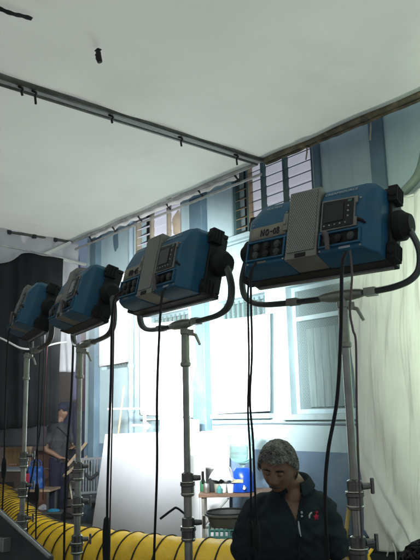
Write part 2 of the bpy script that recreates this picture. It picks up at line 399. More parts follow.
# rolled edge of fabric and ties along the wall-side pole
m = MB(); n = 90
m.tube([(-lx+2*lx*k/n, ly+.035+.012*noise.noise((k*.5, 3, 0)), -.028+.012*noise.noise((k*.7, 0, 1))) for k in range(n+1)], [.017+.009*noise.noise((k*.9, 1, 5)) for k in range(n+1)], 8)
m.build('rolled_edge', M_poledirty, t1)
m = MB(); n = 30
m.box((-lx-.055, 0, -.004), (.07, 2*ly, .006)); m.build('edge_webbing', M_web, t1)
for k, y in enumerate([.2, 1.05, 2.2, 2.95, 3.75, 4.5, 2.08]):
    yy = y-(YE-3.4)/2
    m = MB(); m.tube(spline([(-lx-.05, yy, -.01), (-lx+.0, yy+.01, -.045), (-lx-.035, yy+.02, -.06), (-lx-.04, yy+.03, -.085-.02*(k % 3))], 5), .010, 8)
    m.build('tie_strap', M_rub, t1)
for k, x in enumerate([-4.2, -3.4, -2.75, -2.1, -1.4]):
    m = MB(); xx = x-(XA+1.6)/2; L_ = .10+.12*((k*7) % 3)/2
    m.tube(spline([(xx, ly+.03, .03), (xx+.01, ly+.07, -.03), (xx-.005, ly+.06, -.05-L_)], 5), .009, 6); m.build('tie_strap', M_tape, t1)
t2, lx2, ly2 = canopy('overhead_canopy', 'white fabric canopy panel farther away, beyond the dark seam pole, reaching the black drape', XB, XA-.11, -3.4, YE, .03, 5.)
for a, b, mt in [((-lx2, -ly2, 0), (-lx2, ly2, 0), M_pole), ((-lx2, ly2, 0), (lx2, ly2, 0), M_polegrey), ((lx2, ly2, 0), (lx2, -ly2, 0), M_pole), ((-lx2, -ly2, 0), (lx2, -ly2, 0), M_pole)]:
    A, B = Vector(a), Vector(b); m = MB(); m.tube([A.lerp(B, k/20) for k in range(21)], .022, 10); m.build('frame_pole', mt, t2)
for k, y in enumerate([3.85, 4.25, 4.6, 3.4]):
    m = MB(); m.box((-lx2, y-(YE-3.4)/2, -.01), (.07, .06, .06)); m.build('clamp', M_blk, t2, bevel=.008)
m = MB(); n = 60  # scaffold tube slung just below the far panel's wall edge, and a white hem
m.tube([(-lx2+2*lx2*k/n, ly2+.06, -.11+.004*noise.noise((k*.5, 0, 2))) for k in range(n+1)], .017, 8); m.build('lower_pole', M_polegrey, t2)
m = MB(); m.grid(lambda u, v: (-lx2+2*lx2*(.12+.8*u), ly2+.03+.008*math.sin(u*70), -.005-.055*v-.03*v*noise.noise((u*22, 0, 4))), 90, 3); m.build('white_hem', M_white, t2, solid=.003)
for k in range(6):
    x = -lx2+.5+k*.66; m = MB(); m.tube([(x, ly2, .0), (x+.05, ly2+.06, -.11)], .012, 6); m.build('pole_tie', M_rub, t2)
# pieces stuck or hanging on the near canopy
def on_ceiling(px, py): d = ray(px, py); return CP + d*((CZ-.012-CP.z)/d.z)
a, b = on_ceiling(-12, 5), on_ceiling(32, 19)
m = MB(); d = (b-a).normalized(); s = Vector((0, 0, 1)).cross(d)*.022; n = 14
for k in range(n):
    pass
m.grid(lambda u, v: a.lerp(b, u)+s*(2*v-1)*(1+.15*math.sin(u*30))+Vector((0, 0, -.003+.004*math.sin(u*9))), 24, 3)
tag(m.build('webbing_strap', M_rub, solid=.004), 'dark strap lying flat across the white canopy at its upper left', 'strap')
c = on_ceiling(98, 50)
m = MB(); m.tube([c+Vector((0, 0, .005)), c+Vector((.01, 0, -.07)), c+Vector((.015, .01, -.105))], [.017, .024, .02], 8); m.box(c+Vector((0, 0, -.002)), (.05, .035, .008)); m.box(c+Vector((.0, 0, -.035)), (.050, .026, .012))
tag(m.build('hanging_clip', M_rub, bevel=.003), 'small dark clip hanging alone from the middle of the white canopy', 'clip')

# ------------------------------------------------------------------ lamp fixtures
def casing(side):
    """blue half housing, side -1 or +1: flat back, steep top band, cut outer corner, chamfered outer side"""
    s = side; m = MB(); xi, xo = .078, .330
    c = .060 if s < 0 else .026
    def sec(y, zb, xr, zt, k):
        return [(s*xi, y, zb), (s*xr, y, zb), (s*xr, y, zt-k), (s*(xr-k*.95), y, zt), (s*xi, y, zt+.002)]
    S = [sec(-.020, -.168, xo, .168, c), sec(-.105, -.168, xo-.004, .166, c), sec(-.137, -.165, xo-.030, .154, c*1.1), sec(-.165, -.158, xo-.052, .092, c*.9)]
    vs = [p for q in S for p in q]; n = 5
    m.add(vs, [list(range(n))[::-1], [3*n+k for k in range(n)]]+[[a*n+k, a*n+(k+1) % n, (a+1)*n+(k+1) % n, (a+1)*n+k] for a in range(3) for k in range(n)])
    return m
def rotx(th): return Matrix.Rotation(-th, 4, 'X')
def stroke_text(glyphs, x, z, h, y):
    G = {'N': [[(0, 0), (.03, 1), (.5, .05), (.62, 1.05)]], 'O': [[(.3, .95), (.05, .6), (.1, .15), (.38, .05), (.6, .4), (.5, .85), (.28, .97)]],
         '-': [[(.05, .5), (.5, .55)]], '0': [[(.3, .9), (.05, .6), (.1, .15), (.35, .05), (.5, .4), (.42, .8), (.25, .92)]],
         '8': [[(.45, .85), (.2, 1), (.08, .75), (.45, .4), (.4, .05), (.1, .05), (.1, .35), (.42, .7), (.45, .9)]],
         '5': [[(.55, 1), (.12, .98), (.1, .55), (.42, .55), (.5, .2), (.25, 0), (.02, .12)]]}
    m = MB()
    for ch, adv in glyphs:
        for st in G[ch]:
            m.tube(spline([(x+a*h*.8, y, z+b*h) for a, b in st], 4), .0028, 6)
        x += adv*h
    return m
def fixture(label, loc, rz, tilt, tint, writing=None, bright=False, strength=1., tape=True, aim=0., spread=120., by=0., mx=0.):
    t = thing('studio_lamp', label, 'studio lamp', loc, rz, 'blue studio lamps in a row')
    TH = rotx(math.radians(tilt)); PZ = .272
    T = Matrix.Translation((0, by, PZ)) @ TH
    def B(m, name, mt, parent=t, **k): return m.xf(T).build(name, mt, parent, **k)
    # front frame
    m = MB(); o, i = (.345, .172), (.315, .148)
    for z in (-1, 1): m.box((0, .01, z*(o[1]+i[1])/2), (2*o[0], .10, o[1]-i[1]))
    for x in (-1, 1): m.box((x*(o[0]+i[0])/2, .01, 0), (o[0]-i[0], .10, 2*i[1]))
    fr = B(m, 'front_frame', M_blk, bevel=.006)
    m = MB(); m.box((0, .028, -.176), (.66, .012, .010)); B(m, 'frame_rail', M_polegrey, fr)
    m = MB(); m.box((0, -.028, 0), (.63, .02, .298)); B(m, 'mounting_plate', M_blk)
    m = MB(); m.box((0, .030, 0), (.626, .008, .292)); B(m, 'diffuser', emat('lit_diffuser', tint, 6.0))
    for s in (-1, 1):
        ca = B(casing(s), 'housing', M_blue, bevel=.008, bseg=3)
        x0, x1, z0, z1 = (.092, .262, -.132, -.078) if s > 0 else (.088, .268, -.134, -.052)
        m = MB()  # proud plate, the recess's shade put into its black; raised blue rim
        m.box((s*(x0+x1)/2, -.1645, (z0+z1)/2), (x1-x0, .006, z1-z0)); cp = B(m, 'connector_panel', M_rub, ca)
        m = MB(); m.box((s*(x0+x1)/2, -.171, z1+.004), (x1-x0+.016, .014, .008)); m.box((s*(x0+x1)/2, -.171, z0-.004), (x1-x0+.016, .014, .008))
        for x in (x0-.004, x1+.004): m.box((s*x, -.171, (z0+z1)/2), (.008, .014, z1-z0))
        B(m, 'recess_rim', M_blue, ca, bevel=.002)
        rows = (0,) if s > 0 else (.018, -.020)
        for dz in rows:
            for k in range(3):
                cx = s*(x0+.03+k*.054); m = MB(); zc = (z0+z1)/2+dz
                m.lathe([(.0145, -.182), (.0155, -.178), (.0155, -.167)], (cx, 0, zc), 'y', 14); m.lathe([(.009, -.184), (.009, -.181)], (cx, 0, zc), 'y', 10); m.box((cx, -.175, zc-.014), (.018, .010, .010))
                B(m, 'socket', M_case if (k+s) % 2 else M_blk, cp)
        for z in (-1, 1):
            mm = MB(); mm.box((s*.350, -.02, z*.135), (.042, .07, .075)); mm.lathe([(.018, -.002), (.020, .006), (.012, .012)], (s*.35, -.060, z*.135), 'y', 12)
            for k in range(3): mm.box((s*.372, -.035+.018*k, z*.135), (.008, .010, .06))
            B(mm, 'corner_bumper', M_rub, fr, bevel=.006)
        for k, (x, z) in enumerate([(.090, .080), (.262, .070 if s > 0 else .045), (.088, -.150), (.268, -.150)]):
            mm = MB(); mm.lathe([(.0042, -.1675), (.0048, -.166), (.0048, -.163)], (s*x, 0, z), 'y', 10); B(mm, 'screw', M_steel, ca)
        mm = MB(); mm.box((s*.20, -.1662, -.148), (.05, .0015, .010)); B(mm, 'rating_sticker', M_print if s > 0 else M_tape, ca)
        # printed name on the sloping top of the housing
        me = text_mesh('CREAMSOURCE' if s > 0 else 'VORTEX8', .0215 if s > 0 else .019)
        up = Vector((0, .028, .062)).normalized(); xd = Vector((1, 0, 0)); nn = xd.cross(up)
        Q = Matrix((xd, up, nn)).transposed().to_4x4(); Q.translation = Vector((s*.166, -.1515, .1225))+nn*.0045
        link_mesh('printed_name', me, M_print, ca, T @ Q)
    # heatsink
    m = MB(); m.box((0, -.095, .001), (.152, .155, .332)); hs = B(m, 'heatsink', M_tan, bevel=.004)
    m = MB(); m.box((0, -.1735, .012), (.128, .006, .292)); B(m, 'grille_plate', M_dots, hs)
    m = MB(); m.box((0, -.1735, -.152), (.05, .006, .018)); B(m, 'vent_slot', M_rub, hs)
    m = MB(); m.box((-.086, -.170, .026), (.022, .012, .085)); m.box((-.090, -.176, .026), (.014, .010, .03)); B(m, 'latch', M_tan, hs, bevel=.003)
    # control panel on the right housing
    m = MB()
    m.prism([(.088, -.062), (.252, -.062), (.252, -.022), (.242, -.018), (.242, .046), (.252, .049), (.252, .078), (.088, .086)], 'y', -.174, -.163)
    cp = B(m, 'control_panel', M_tan, bevel=.002)
    m = MB(); m.prism([(.096, -.055), (.236, -.055), (.236, .069), (.096, .077)], 'y', -.1775, -.172); B(m, 'panel_face', M_blk, cp)
    m = MB(); m.box((.150, -.1785, .014), (.085, .004, .080)); B(m, 'display', M_screenreflect if bright else M_screen, cp)
    for k in range(5):
        m = MB(); m.lathe([(.0036, -.1805), (.0036, -.176)], (.108+.024*k, 0, -.041), 'y', 10); B(m, 'button', M_print if k % 2 else M_web, cp)
    for k in range(3):
        m = MB(); m.lathe([(.0042, -.1805), (.0042, -.176)], (.214, 0, .036-.024*k), 'y', 10); B(m, 'button', M_web, cp)
    m = MB(); m.box((.220, -.178, .060), (.016, .003, .010)); B(m, 'indicator', mat('indicator_green', (.10, .25, .20), .4), cp)
    # knob lever beside the panel
    m = MB(); m.tube([(.254, -.166, -.030), (.268, -.170, -.038), (.285, -.160, -.052)], [.008, .007, .005], 8); B(m, 'lever', M_rub)
    if tape:
        m = MB(); m.grid(lambda u, v: (-.274+.188*u, -.1672-.001*math.sin(u*9), -.036+.064*v+.006*u), 10, 2); tp = B(m, 'tape_label', M_tape, solid=.0012)
        if writing: B(stroke_text(writing, -.214, -.020, .032, -.1692), 'handwriting', M_ink, tp)
    # cable handle loop under the right housing
    m = MB(); m.tube(spline([(.12, -.165, -.100), (.120, -.20, -.085), (.136, -.205, -.10), (.138, -.19, -.16)], 5), .010, 8); B(m, 'cable_loop', M_greycable)
    # area light added for the lit panel, its beam turned from the housing by aim
    al = bpy.data.lights.new('added_panel_light', 'AREA'); al.shape = 'RECTANGLE'; al.size = .34; al.size_y = .24; al.energy = 78*LAMP/130*strength; al.color = tint; al.spread = math.radians(spread)
    ao = bpy.data.objects.new('added_panel_light', al); COL.objects.link(ao); ao.parent = t
    dv = rotx(math.radians(3)).to_3x3() @ Vector((0, 1, 0)); dv = Matrix.Rotation(math.radians(aim), 3, 'Z') @ dv
    ao.location = Vector((0, by, PZ)) + (TH.to_3x3() @ Vector((0, .19, 0))); ao.rotation_euler = (-dv).to_track_quat('Z', 'Y').to_euler()
    # yoke (untilted)
    for s in (-1, 1):
        m = MB(); m.lathe([(.060, s*.345), (.066, s*.352), (.066, s*.380), (.052, s*.395), (.040, s*.415)], (0, .0, PZ), 'x', 18); m.build('tilt_knob', M_rub, t)
        m = MB()
        for k in range(10): m.box((s*.372, .064*math.cos(k*PI/5), PZ+.064*math.sin(k*PI/5)), (.028, .010, .010), Matrix.Rotation(k*PI/5, 3, 'X'))
    hy = [(.385, PZ+.02), (.405, PZ-.03), (.428, PZ-.09), (.436, PZ-.14), (.425, .075), (.390, .040), (.335, .022), (.26, .014), (.1, .010)]
    pts = [(-x, 0, z) for x, z in hy]+[(x, 0, z) for x, z in hy[::-1]]
    m = MB(); m.tube(spline(pts, 5), .0135, 10, ref=(0, 1, 0), sx=1.5); yk = m.build('yoke', mat('yoke_metal', (.10, .11, .105), .4, .5, var=.25, scale=8), t)
    m = MB(); m.ell((mx, 0, .012), (.125, .033, .026), 24, 12); m.box((mx+.135, 0, .012), (.05, .042, .034)); m.build('yoke_bracket', M_cast, yk)
    m = MB(); m.box((-.20+mx*.5, 0, .013), (.055, .044, .031)); m.build('yoke_sticker', M_tape, yk, bevel=.003)
    return t
LP = {}
LP[1] = atD(343, 309, 2.80); LP[2] = atD(185, 326, 3.45); LP[3] = atD(80, 346, 4.35); LP[4] = atD(27, 352, 5.15)
ZB = [LP[k].z for k in (1, 2, 3, 4)]
W8 = [('N', .75), ('O', .7), ('-', .55), ('0', .55), ('8', .5)]
W5 = [('N', .75), ('O', .7), ('-', .55), ('0', .55), ('5', .5)]
fixture('blue studio lamp nearest the camera, its grey tape handwritten NO-08', LP[1]-Vector((.095, .0, -.05)), math.radians(12.5), 15, (.82, 1., .73), W8, mx=.08, strength=2.1, aim=-38, spread=130)  # green beam turned aside so its bounce tints the canopy
fixture('blue studio lamp above the middle stand, left of the one marked NO-08', LP[2]-Vector((.03, 0, 0)), math.radians(-4), 13, (.96, 1., .98), W5, strength=.7, aim=58, spread=70, by=-.03)
fixture('blue studio lamp tilted far down with blank tape and a pale painted reflection on its control screen', LP[3]+Vector((.15, 0, 0)), math.radians(-13), 17, (.95, .99, 1.), None, True, strength=1.75, aim=56, spread=66, by=-.01, mx=-.12)
fixture('smallest farthest blue studio lamp, tilted down in front of the black drape', LP[4]+Vector((.23, 0, 0)), math.radians(-16), 18, (.93, .98, 1.), None, True, tape=False, strength=1.9, aim=50, spread=72, by=-.01, mx=-.18)

# ------------------------------------------------------------------ stands
def make_stand(h):
    t = thing('lighting_stand', 'x', 'lamp stand', (0, 0, 0), 0, 'steel stands holding the blue lamps')
    m = MB(); m.tube([(0, 0, .15), (0, 0, .80)], .0235, 14); m.build('lower_tube', M_steel, t)
    m = MB(); m.tube([(0, 0, .74), (0, 0, 1.20)], .0205, 14); m.build('middle_tube', M_steel, t)
    m = MB(); m.tube([(0, 0, 1.16), (0, 0, h-.19)], .0170, 14); m.build('upper_tube', M_steel, t)
    m = MB(); m.lathe([(.021, h-.205), (.027, h-.20), (.028, h-.185), (.0225, h-.178), (.0215, h-.04), (.026, h-.035), (.026, h-.012), (.014, h-.01), (.014, h+.0)], n=18)
    rc = m.build('receiver', M_cast, t)
    m = MB(); m.tube([(.02, -.0, h-.03), (.055, -.02, h-.045), (.075, -.035, h-.095)], [.010, .009, .007], 8); m.box((.03, -.005, h-.03), (.03, .03, .03)); m.build('clamp_handle', M_cast, rc)
    for z, r in ((1.175, .0325), (.965, .034), (.74, .037)):
        m = MB(); m.lathe([(r-.010, z-.06), (r, z-.055), (r, z-.012), (r+.005, z-.008), (r+.005, z+.004), (r-.003, z+.008), (r-.003, z+.05), (r-.012, z+.056)], n=18); c = m.build('collar', M_collar, t)
        m = MB(); m.lathe([(r+.001, z-.05), (r+.003, z-.046), (r+.001, z-.042)], n=18); m.build('collar_ring', M_ring, c)
        m = MB(); m.lathe([(r+.004, z+.006), (r+.0062, z+.009), (r+.004, z+.012)], n=18); m.build('collar_ring', M_ring, c)
        m = MB(); m.tube([(r-.005, 0, z+.028), (r+.035, 0, z+.028)], [.016, .013], 10); m.box((r+.045, 0, z+.028), (.014, .016, .062)); m.build('locking_knob', M_collar, c, bevel=.004)
    m = MB(); m.lathe([(.026, .30), (.045, .31), (.045, .37), (.026, .38)], n=16); m.build('leg_hub', M_collar, t)
    for k in range(3):
        a = k*2*PI/3+.9; d = Vector((math.cos(a), math.sin(a), 0))
        m = MB(); m.tube([d*.04+Vector((0, 0, .34)), d*.55+Vector((0, 0, .02))], .0125, 10); lg = m.build('leg', M_steel, t)
        m = MB(); m.lathe([(.018, .0), (.018, .03), (.012, .045)], d*.55, n=12); m.build('foot', M_rub, lg)
        m = MB(); m.tube([d*.03+Vector((0, 0, .15)), d*.30+Vector((0, 0, .178))], .008, 8); m.build('leg_brace', M_steel, t)
    return t
stand = make_stand(1.955)
SL = ['steel lamp stand under the nearest blue lamp, beside the man in the dark polo', 'steel lamp stand in front of the leaning white boards and white wall sheets', 'greenish steel lamp stand in front of the person in the cap', 'leftmost thin steel lamp stand in front of the black drape']
AZ = [.5, 2.9, .3, .2]
for k in range(4):
    s = stand if k == 0 else copy_tree(stand)
    p = LP[k+1]; zt_ = p.z+(.05 if k == 0 else 0)-.006; s.location = (p.x, p.y, 0); s.scale = (1, 1, zt_/1.955); s.rotation_euler = (0, 0, YAW+AZ[k]*.4 if k != 1 else YAW+PI*.02); s['label'] = SL[k]
    for ch in s.children:
        pass

# ------------------------------------------------------------------ cables
def cable(name, label, pts, r, mt, parts=None):
    m = MB(); m.tube(spline(pts, 8), r, 8); o = tag(m.build(name, mt), label, 'cable')
    for q in (parts or []): q(o)
    return o
def bulge(p, L, r, nm='cable_plug'):
    def f(o):
        m = MB(); m.lathe([(.3*r, -L/2), (r*.8, -L/2+.01), (r, -L*.2), (r, L*.2), (r*.7, L/2-.01), (.3*r, L/2)], p, n=12); m.build(nm, M_rub, o)
    return f
def drop(px, d): return [atD(a, b, d if isinstance(d, (int, float)) else d[i]) for i, (a, b) in enumerate(px)]
cable('power_cable', 'thick black cable hanging from the right half of the nearest lamp over the polo shirt', drop([(346, 251), (342, 268), (341, 330), (337, 400), (328, 452), (325, 500), (328, 560), (334, 640)], 2.50), .0072, M_cable)
cable('signal_cable', 'thin greyish cable pair looping from the nearest lamp down to its stand clamp', drop([(350, 250), (352, 275), (350, 310), (353, 330), (356, 345), (357, 420), (361, 520), (366, 600)], 2.58), .0045, M_greycable)
pb = drop([(256, 262), (251, 280), (252, 350), (250, 400), (253, 440), (255, 490), (257, 530), (259, 640)], 2.88)
cable('power_cable', 'black cable with plug hanging left of the grey haired man, right one of the pair', pb, .0050, M_cable, [bulge(atD(256.5, 535, 2.88), .13, .017)])
pb = drop([(253, 262), (248.5, 285), (248, 310), (249, 360), (248, 410), (250, 450), (251, 490), (250, 530), (248, 640)], 2.91)
cable('power_cable', 'black cable with plug hanging left of the grey haired man, left one of the pair', pb, .0047, M_cable, [bulge(atD(250, 533, 2.91), .12, .016)])
cable('power_cable', 'single black cable hanging from the second nearest lamp past the white boards', drop([(166, 288), (162, 296), (159, 340), (157, 400), (157, 470), (154, 560), (153, 650)], 3.08), .0062, M_cable)
cable('power_cable', 'black cable hanging just left of the white leaning board, thick plug low on it', drop([(122, 290), (113, 306), (111, 380), (109, 440), (107.5, 490), (107, 530), (105, 640)], 3.4), .0070, M_cable, [bulge(atD(106.5, 541, 3.4), .24, .021)])
cable('signal_cable', 'thin dull red cable beside the black one under the second nearest lamp', drop([(123, 290), (115, 308), (113, 380), (111.5, 450), (110, 520), (109, 620)], 3.45), .004, M_redcable)
cable('power_cable', 'black cable hanging beside the greenish stand in front of the person in the cap', drop([(76, 306), (73, 316), (73, 350), (71, 400), (67, 450), (65, 500), (64, 560), (64, 640)], 4.65), .0085, M_cable)
cable('power_cable', 'black cable with inline plug hanging in front of the blue bag', drop([(42, 335), (40, 360), (38, 420), (37, 480), (36, 520), (35, 600)], 5.2), .0065, M_cable, [bulge(atD(37, 492, 5.2), .14, .019)])
cable('power_cable', 'black cable curving across the front of the blue bag and the duct', drop([(45, 335), (43, 380), (40, 430), (33, 470), (28, 500), (27, 560), (27, 610)], 5.3), .0065, M_cable)
cable('power_cable', 'black cable with inline plug at the left edge of the photo', drop([(14, 318), (8, 340), (5, 420), (4, 470), (2, 520), (1, 600)], 5.0), .0065, M_cable, [bulge(atD(4, 468, 5.0), .16, .02)])
cable('signal_cable', 'thin red cable hanging against the black drape near the leftmost stand', drop([(48, 340), (46, 370), (44, 420), (43, 500)], 5.6), .004, M_redcable)

# ------------------------------------------------------------------ sheets over the windows
def sheet(label, corners, Y, seed, mt=M_white, amp=.012, n=30):
    a, b, c, d = [atY(px, py, Y) for px, py in corners]  # tl, tr, br, bl
    m = MB()
    def fn(u, v):
        top = a.lerp(b, u); bot = d.lerp(c, u); p = top.lerp(bot, v)
        p.y += amp*(noise.noise((u*4, v*1.5, seed))+.5*math.sin(u*11+seed)*v); p.z += .012*math.sin(PI*u)*(-1 if v < .5 else .3)*(1-v); return p
    m.grid(fn, n, n); o = m.build('white_sheet', mt, solid=.004); tag(o, label, 'sheet', 'white sheets hung over the lower windows'); return o
sheet('white sheet over the leftmost lower window, bars showing under its slanted hem', [(99, 272), (132, 272), (132.5, 361), (98, 367)], 5.12, 2)
sheet('white sheet standing in for wall glare between the drainpipe and the blue pilaster', [(139, 324), (197, 318), (197.5, 418), (140, 415)], 5.10, 4)  # cloth added where the bare wall is only washed out by glare
sheet('white sheet right of the blue pilaster, beside the mesh window', [(214, 320), (270, 313), (270.5, 411), (215, 414)], 5.10, 7)

# muslin drape on the right
def muslin():
    Y = 4.55; m = MB(); L = [(349, 222), (351, 300), (353, 380), (358, 440), (362, 490), (364, 530)]
    pl = [atY(a, b, Y) for a, b in L]
    ztop = pl[0].z; XR = atY(470, 250, Y).x
    zbot = lambda u: atY(366, 530, Y).z - (.10*min(1, u/.12) if u < .5 else .10) - .04*math.sin(u*9)
    def fn(u, v):
        z = ztop+(.38*u)*(1-v)*0 + .0
        # left edge leans inward to the right near the bottom
        k = v*(len(pl)-1); i = min(int(k), len(pl)-2); e = pl[i].lerp(pl[i+1], k-i)
        x = e.x+(XR-e.x)*u
        top = ztop+.16*u-.02*math.sin(u*14); z = top+(zbot(u)-top)*v
        y = Y + .012*math.sin(u*38+4*noise.noise((u*3, v*2, 0)))*(.2+.8*(1-v)) + .07*noise.noise((u*5, v*3, 3)) + .030*noise.noise((u*14+v*5, v*4, 6)) + .005*noise.noise((u*30, v*3.5, 2)) + .006*noise.noise((u*55+v*5, v*8, 8)) + .003*noise.noise((u*40+v*25, v*30, 5))
        q = (u*1.5-(v-.80)*2.2)      # gathered diagonal folds towards the lower hem
        y -= .10*math.exp(-((q-.06)/.09)**2)*max(0, (v-.70)/.3) + .07*math.exp(-((q-.22)/.07)**2)*max(0, (v-.72)/.28) - .05*math.exp(-((q-.14)/.05)**2)*max(0, (v-.7)/.3)
        return (x, y, z)
    m.grid(fn, 220, 190); o = m.build('muslin_drape', M_muslin, solid=.003, ang=180)
    tag(o, 'large creased off white muslin drape hanging at the right behind the nearest lamp', 'drape')
    h = MB(); h.tube([Vector(fn(u/20, 0))+Vector((0, .012, .004)) for u in range(21)], .016, 8); h.build('hanging_pole', M_polegrey, o)
    e = Vector(fn(.97, 0)); h = MB(); h.tube([e+Vector((0, .012, 0)), Vector((e.x, 4.86, CZ))], .006, 6); h.build('hanging_rope', M_rope, o)
    e = Vector(fn(.03, 0)); h = MB(); h.tube([e+Vector((0, .012, 0)), Vector((e.x+.02, WY+.01, e.z-.02))], .014, 8); h.build('wall_bracket', M_polegrey, o)
    h = MB()
    for k, (a, b) in enumerate([((388, 541), (387, 556)), ((393, 543), (396, 560))]):
        h.tube(spline([atY(*a, Y-.05), atY((a[0]+b[0])/2+1, (a[1]+b[1])/2, Y-.06), atY(*b, Y-.05)], 4), .006, 6)
        h.build('tie_cord', M_rope, o); h = MB()
muslin()

# black drape, plastic backing sheet, rods at the left
def left_side():
    X = -8.35; m = MB()
    tl = [atX(a, b, X) for a, b in [(-140, 300), (-40, 270), (8, 262), (24, 253), (45, 256), (63, 259)]]
    bl = [atX(a, b, X) for a, b in [(-140, 440), (-40, 432), (8, 428), (24, 427), (45, 425), (57, 423)]]
    tl = spline(tl, 8); bl = spline(bl, 8); n = len(tl)-1
    def fn(u, v):
        i = min(int(u*n), n-1); a = tl[i].lerp(tl[i+1], u*n-i); b = bl[i].lerp(bl[i+1], u*n-i); p = a.lerp(b, v)
        p.x += .03*math.sin(u*40)*(.3+v) + .05*noise.noise((u*6, v*2, 1)); return p
    m.grid(fn, 90, 30); o = m.build('black_drape', M_black, solid=.006)
    tag(o, 'big black cloth hanging at the left, behind the two farthest lamps', 'drape')
    m = MB(); X2 = -8.45
    a = [atX(*q, X2) for q in [(-60, 425), (48, 424), (47, 446), (-60, 449)]]
    m.grid(lambda u, v: a[0].lerp(a[1], u).lerp(a[3].lerp(a[2], u), v)+Vector((.02*math.sin(u*30), 0, 0)), 40, 8)
    tag(m.build('grey_cloth', M_gray, solid=.005), 'dark grey cloth strip hanging just below the black drape', 'cloth')
    X3 = -9.05; m = MB(); a = [atX(*q, X3) for q in [(-120, 205), (79, 243), (74, 372), (-120, 372)]]
    def fn(u, v):
        p = a[0].lerp(a[1], u).lerp(a[3].lerp(a[2], u), v)
        if u > .93: p.z += .0
        p.x += .05*math.sin(u*70+2*noise.noise((u*6, v, 1)))*(.3+.7*v)+.06*noise.noise((u*8, v*3, 4)); return p
    m.grid(fn, 120, 40); tag(m.build('plastic_sheet', M_plastic, solid=.002, ang=180), 'milky white plastic sheet hanging from the far canopy edge behind the black drape', 'sheet')
    m = MB(); m.tube([atX(-60, 233, -8.5), atX(0, 245, -8.5), atX(62, 258, -8.5), atX(84, 265, -8.5)], .012, 8)
    tag(m.build('drape_pole', M_polegrey), 'thin pole along the top edge of the black drape', 'pole')
    m = MB(); m.tube([atX(40, 257, -8.55), atX(70, 243, -8.9)], .03, 10); tag(m.build('white_brace', M_pvc), 'white slanting brace between the black drape top and the canopy corner', 'pole')
    m = MB(); m.tube([atX(62, 259, -8.55), atX(85, 264.5, -8.9)], .028, 10); tag(m.build('white_rail', M_pvc), 'short white rail running right from the top of the black drape', 'pole')
    m = MB(); m.tube(spline([atX(-40, 324, -7.9), atX(0, 338, -7.8), atX(26, 349, -7.7), atX(58, 343, -7.7), atX(66, 342, -7.8)]), .012, 6)
    tag(m.build('white_rope', M_rope), 'white rope sagging across the black drape behind the farthest lamp', 'rope')
    m = MB(); m.tube([atD(77, 255, 10.6), atD(81, 545, 10.6)], .035, 10); tag(m.build('upright_post', mat('dark_post', (.05, .06, .09), .6, var=.3)), 'dark upright post at the corner of the canopy behind the third lamp', 'post')
    # hanging cloths past the end of the wall
    for nm, mt, px0, px1, y0, y1, X, lb in [('hanging_cloth', M_maroon, 76, 89, 330, 412, -9.5, 'maroon cloth hanging left of the blue wall end'), ('hanging_cloth', M_navyc, 60, 92, 402, 462, -9.7, 'dark navy cloth hanging behind the person in the cap'), ('hanging_cloth', mat('violet_cloth', (.10, .10, .17), .8, var=.2), 72, 80, 262, 400, -9.3, 'violet grey cloth hanging beside the milky plastic sheet')]:
        m = MB(); a = [atX(px0, y0, X), atX(px1, y0, X), atX(px1, y1, X), atX(px0, y1, X)]
        m.grid(lambda u, v: a[0].lerp(a[1], u).lerp(a[3].lerp(a[2], u), v)+Vector((.04*math.sin(u*16+X), 0, 0)), 24, 12); tag(m.build(nm, mt, solid=.004), lb, 'cloth')
    # added wall, hides the bright sky behind the clutter
    m = MB(); m.box((-14.5, 3, 2.6), (.3, 16, 5.2)); tag(m.build('sky_blocking_wall', mat('far_wall', (.07, .055, .048), .9, var=.4, scale=1.5, bump=.3, bscale=10)), 'dull brown added wall hiding the sky far behind the clutter under the black drape', 'wall')
left_side()

# ------------------------------------------------------------------ yellow duct
def duct():
    R = .25
    path = [(-30, 478, 12.4), (-8, 488, 11.4), (4, 503, 9.8), (20, 528, 8.0), (42, 543, 6.7), (75, 554, 6.05), (115, 560, 5.75), (160, 566, 5.5), (205, 570, 5.35), (250, 574, 5.2), (300, 584, 5.0), (345, 594, 4.85)]
    pts = [atD(a, b, d) for a, b, d in path]
    pts = [Vector((p.x, p.y, max(p.z, R+.01))) for p in pts]
    sp = spline(pts, 40); L = [0]
    for i in range(1, len(sp)): L.append(L[-1]+(sp[i]-sp[i-1]).length)
    pitch = .175; N = int(L[-1]/.022); rs = []; P = []; j = 0
    for k in range(N):
        s = L[-1]*k/(N-1)
        while j < len(L)-2 and L[j+1] < s: j += 1
        f = (s-L[j])/max(1e-6, L[j+1]-L[j]); P.append(sp[j].lerp(sp[j+1], min(1, f)))
        rs.append(R*(1-.045*abs(math.sin(PI*s/pitch))+.012*noise.noise((s*3, 0, 0))))
    m = MB(); m.tube(P, rs, 40)
    for i, v in enumerate(m.v):
        k = min(i//40, N-1); v = Vector(v); rd = v-P[k]
        m.v[i] = tuple(P[k]+rd*(1+.030*noise.noise(v*9)+.022*noise.noise(v*21)))
    d = m.build('ventilation_duct', M_yel)
    tag(d, 'yellow flexible ventilation duct with black spiral wire snaking along the floor', 'duct')
    # helical wire: one continuous spiral
    m = MB(); hp = []; n = 30
    for k in range(int(L[-1]/pitch)*n):
        s = k/n*pitch; 
        i = min(int(s/L[-1]*(N-1)), N-2); p = P[i]; t = (P[min(i+1, N-1)]-P[max(i-1, 0)]).normalized()
        f = s/L[-1]*(N-1)-i; p = P[i].lerp(P[i+1], f)
        a = Vector((0, 0, 1)); x = (a-t*a.dot(t)).normalized(); y = t.cross(x); an = -2*PI*k/n
        hp.append(p+(x*math.cos(an)+y*math.sin(an))*(R*1.004))
    m.tube(hp, .0068, 6); m.build('spiral_wire', M_rib, d)
duct()

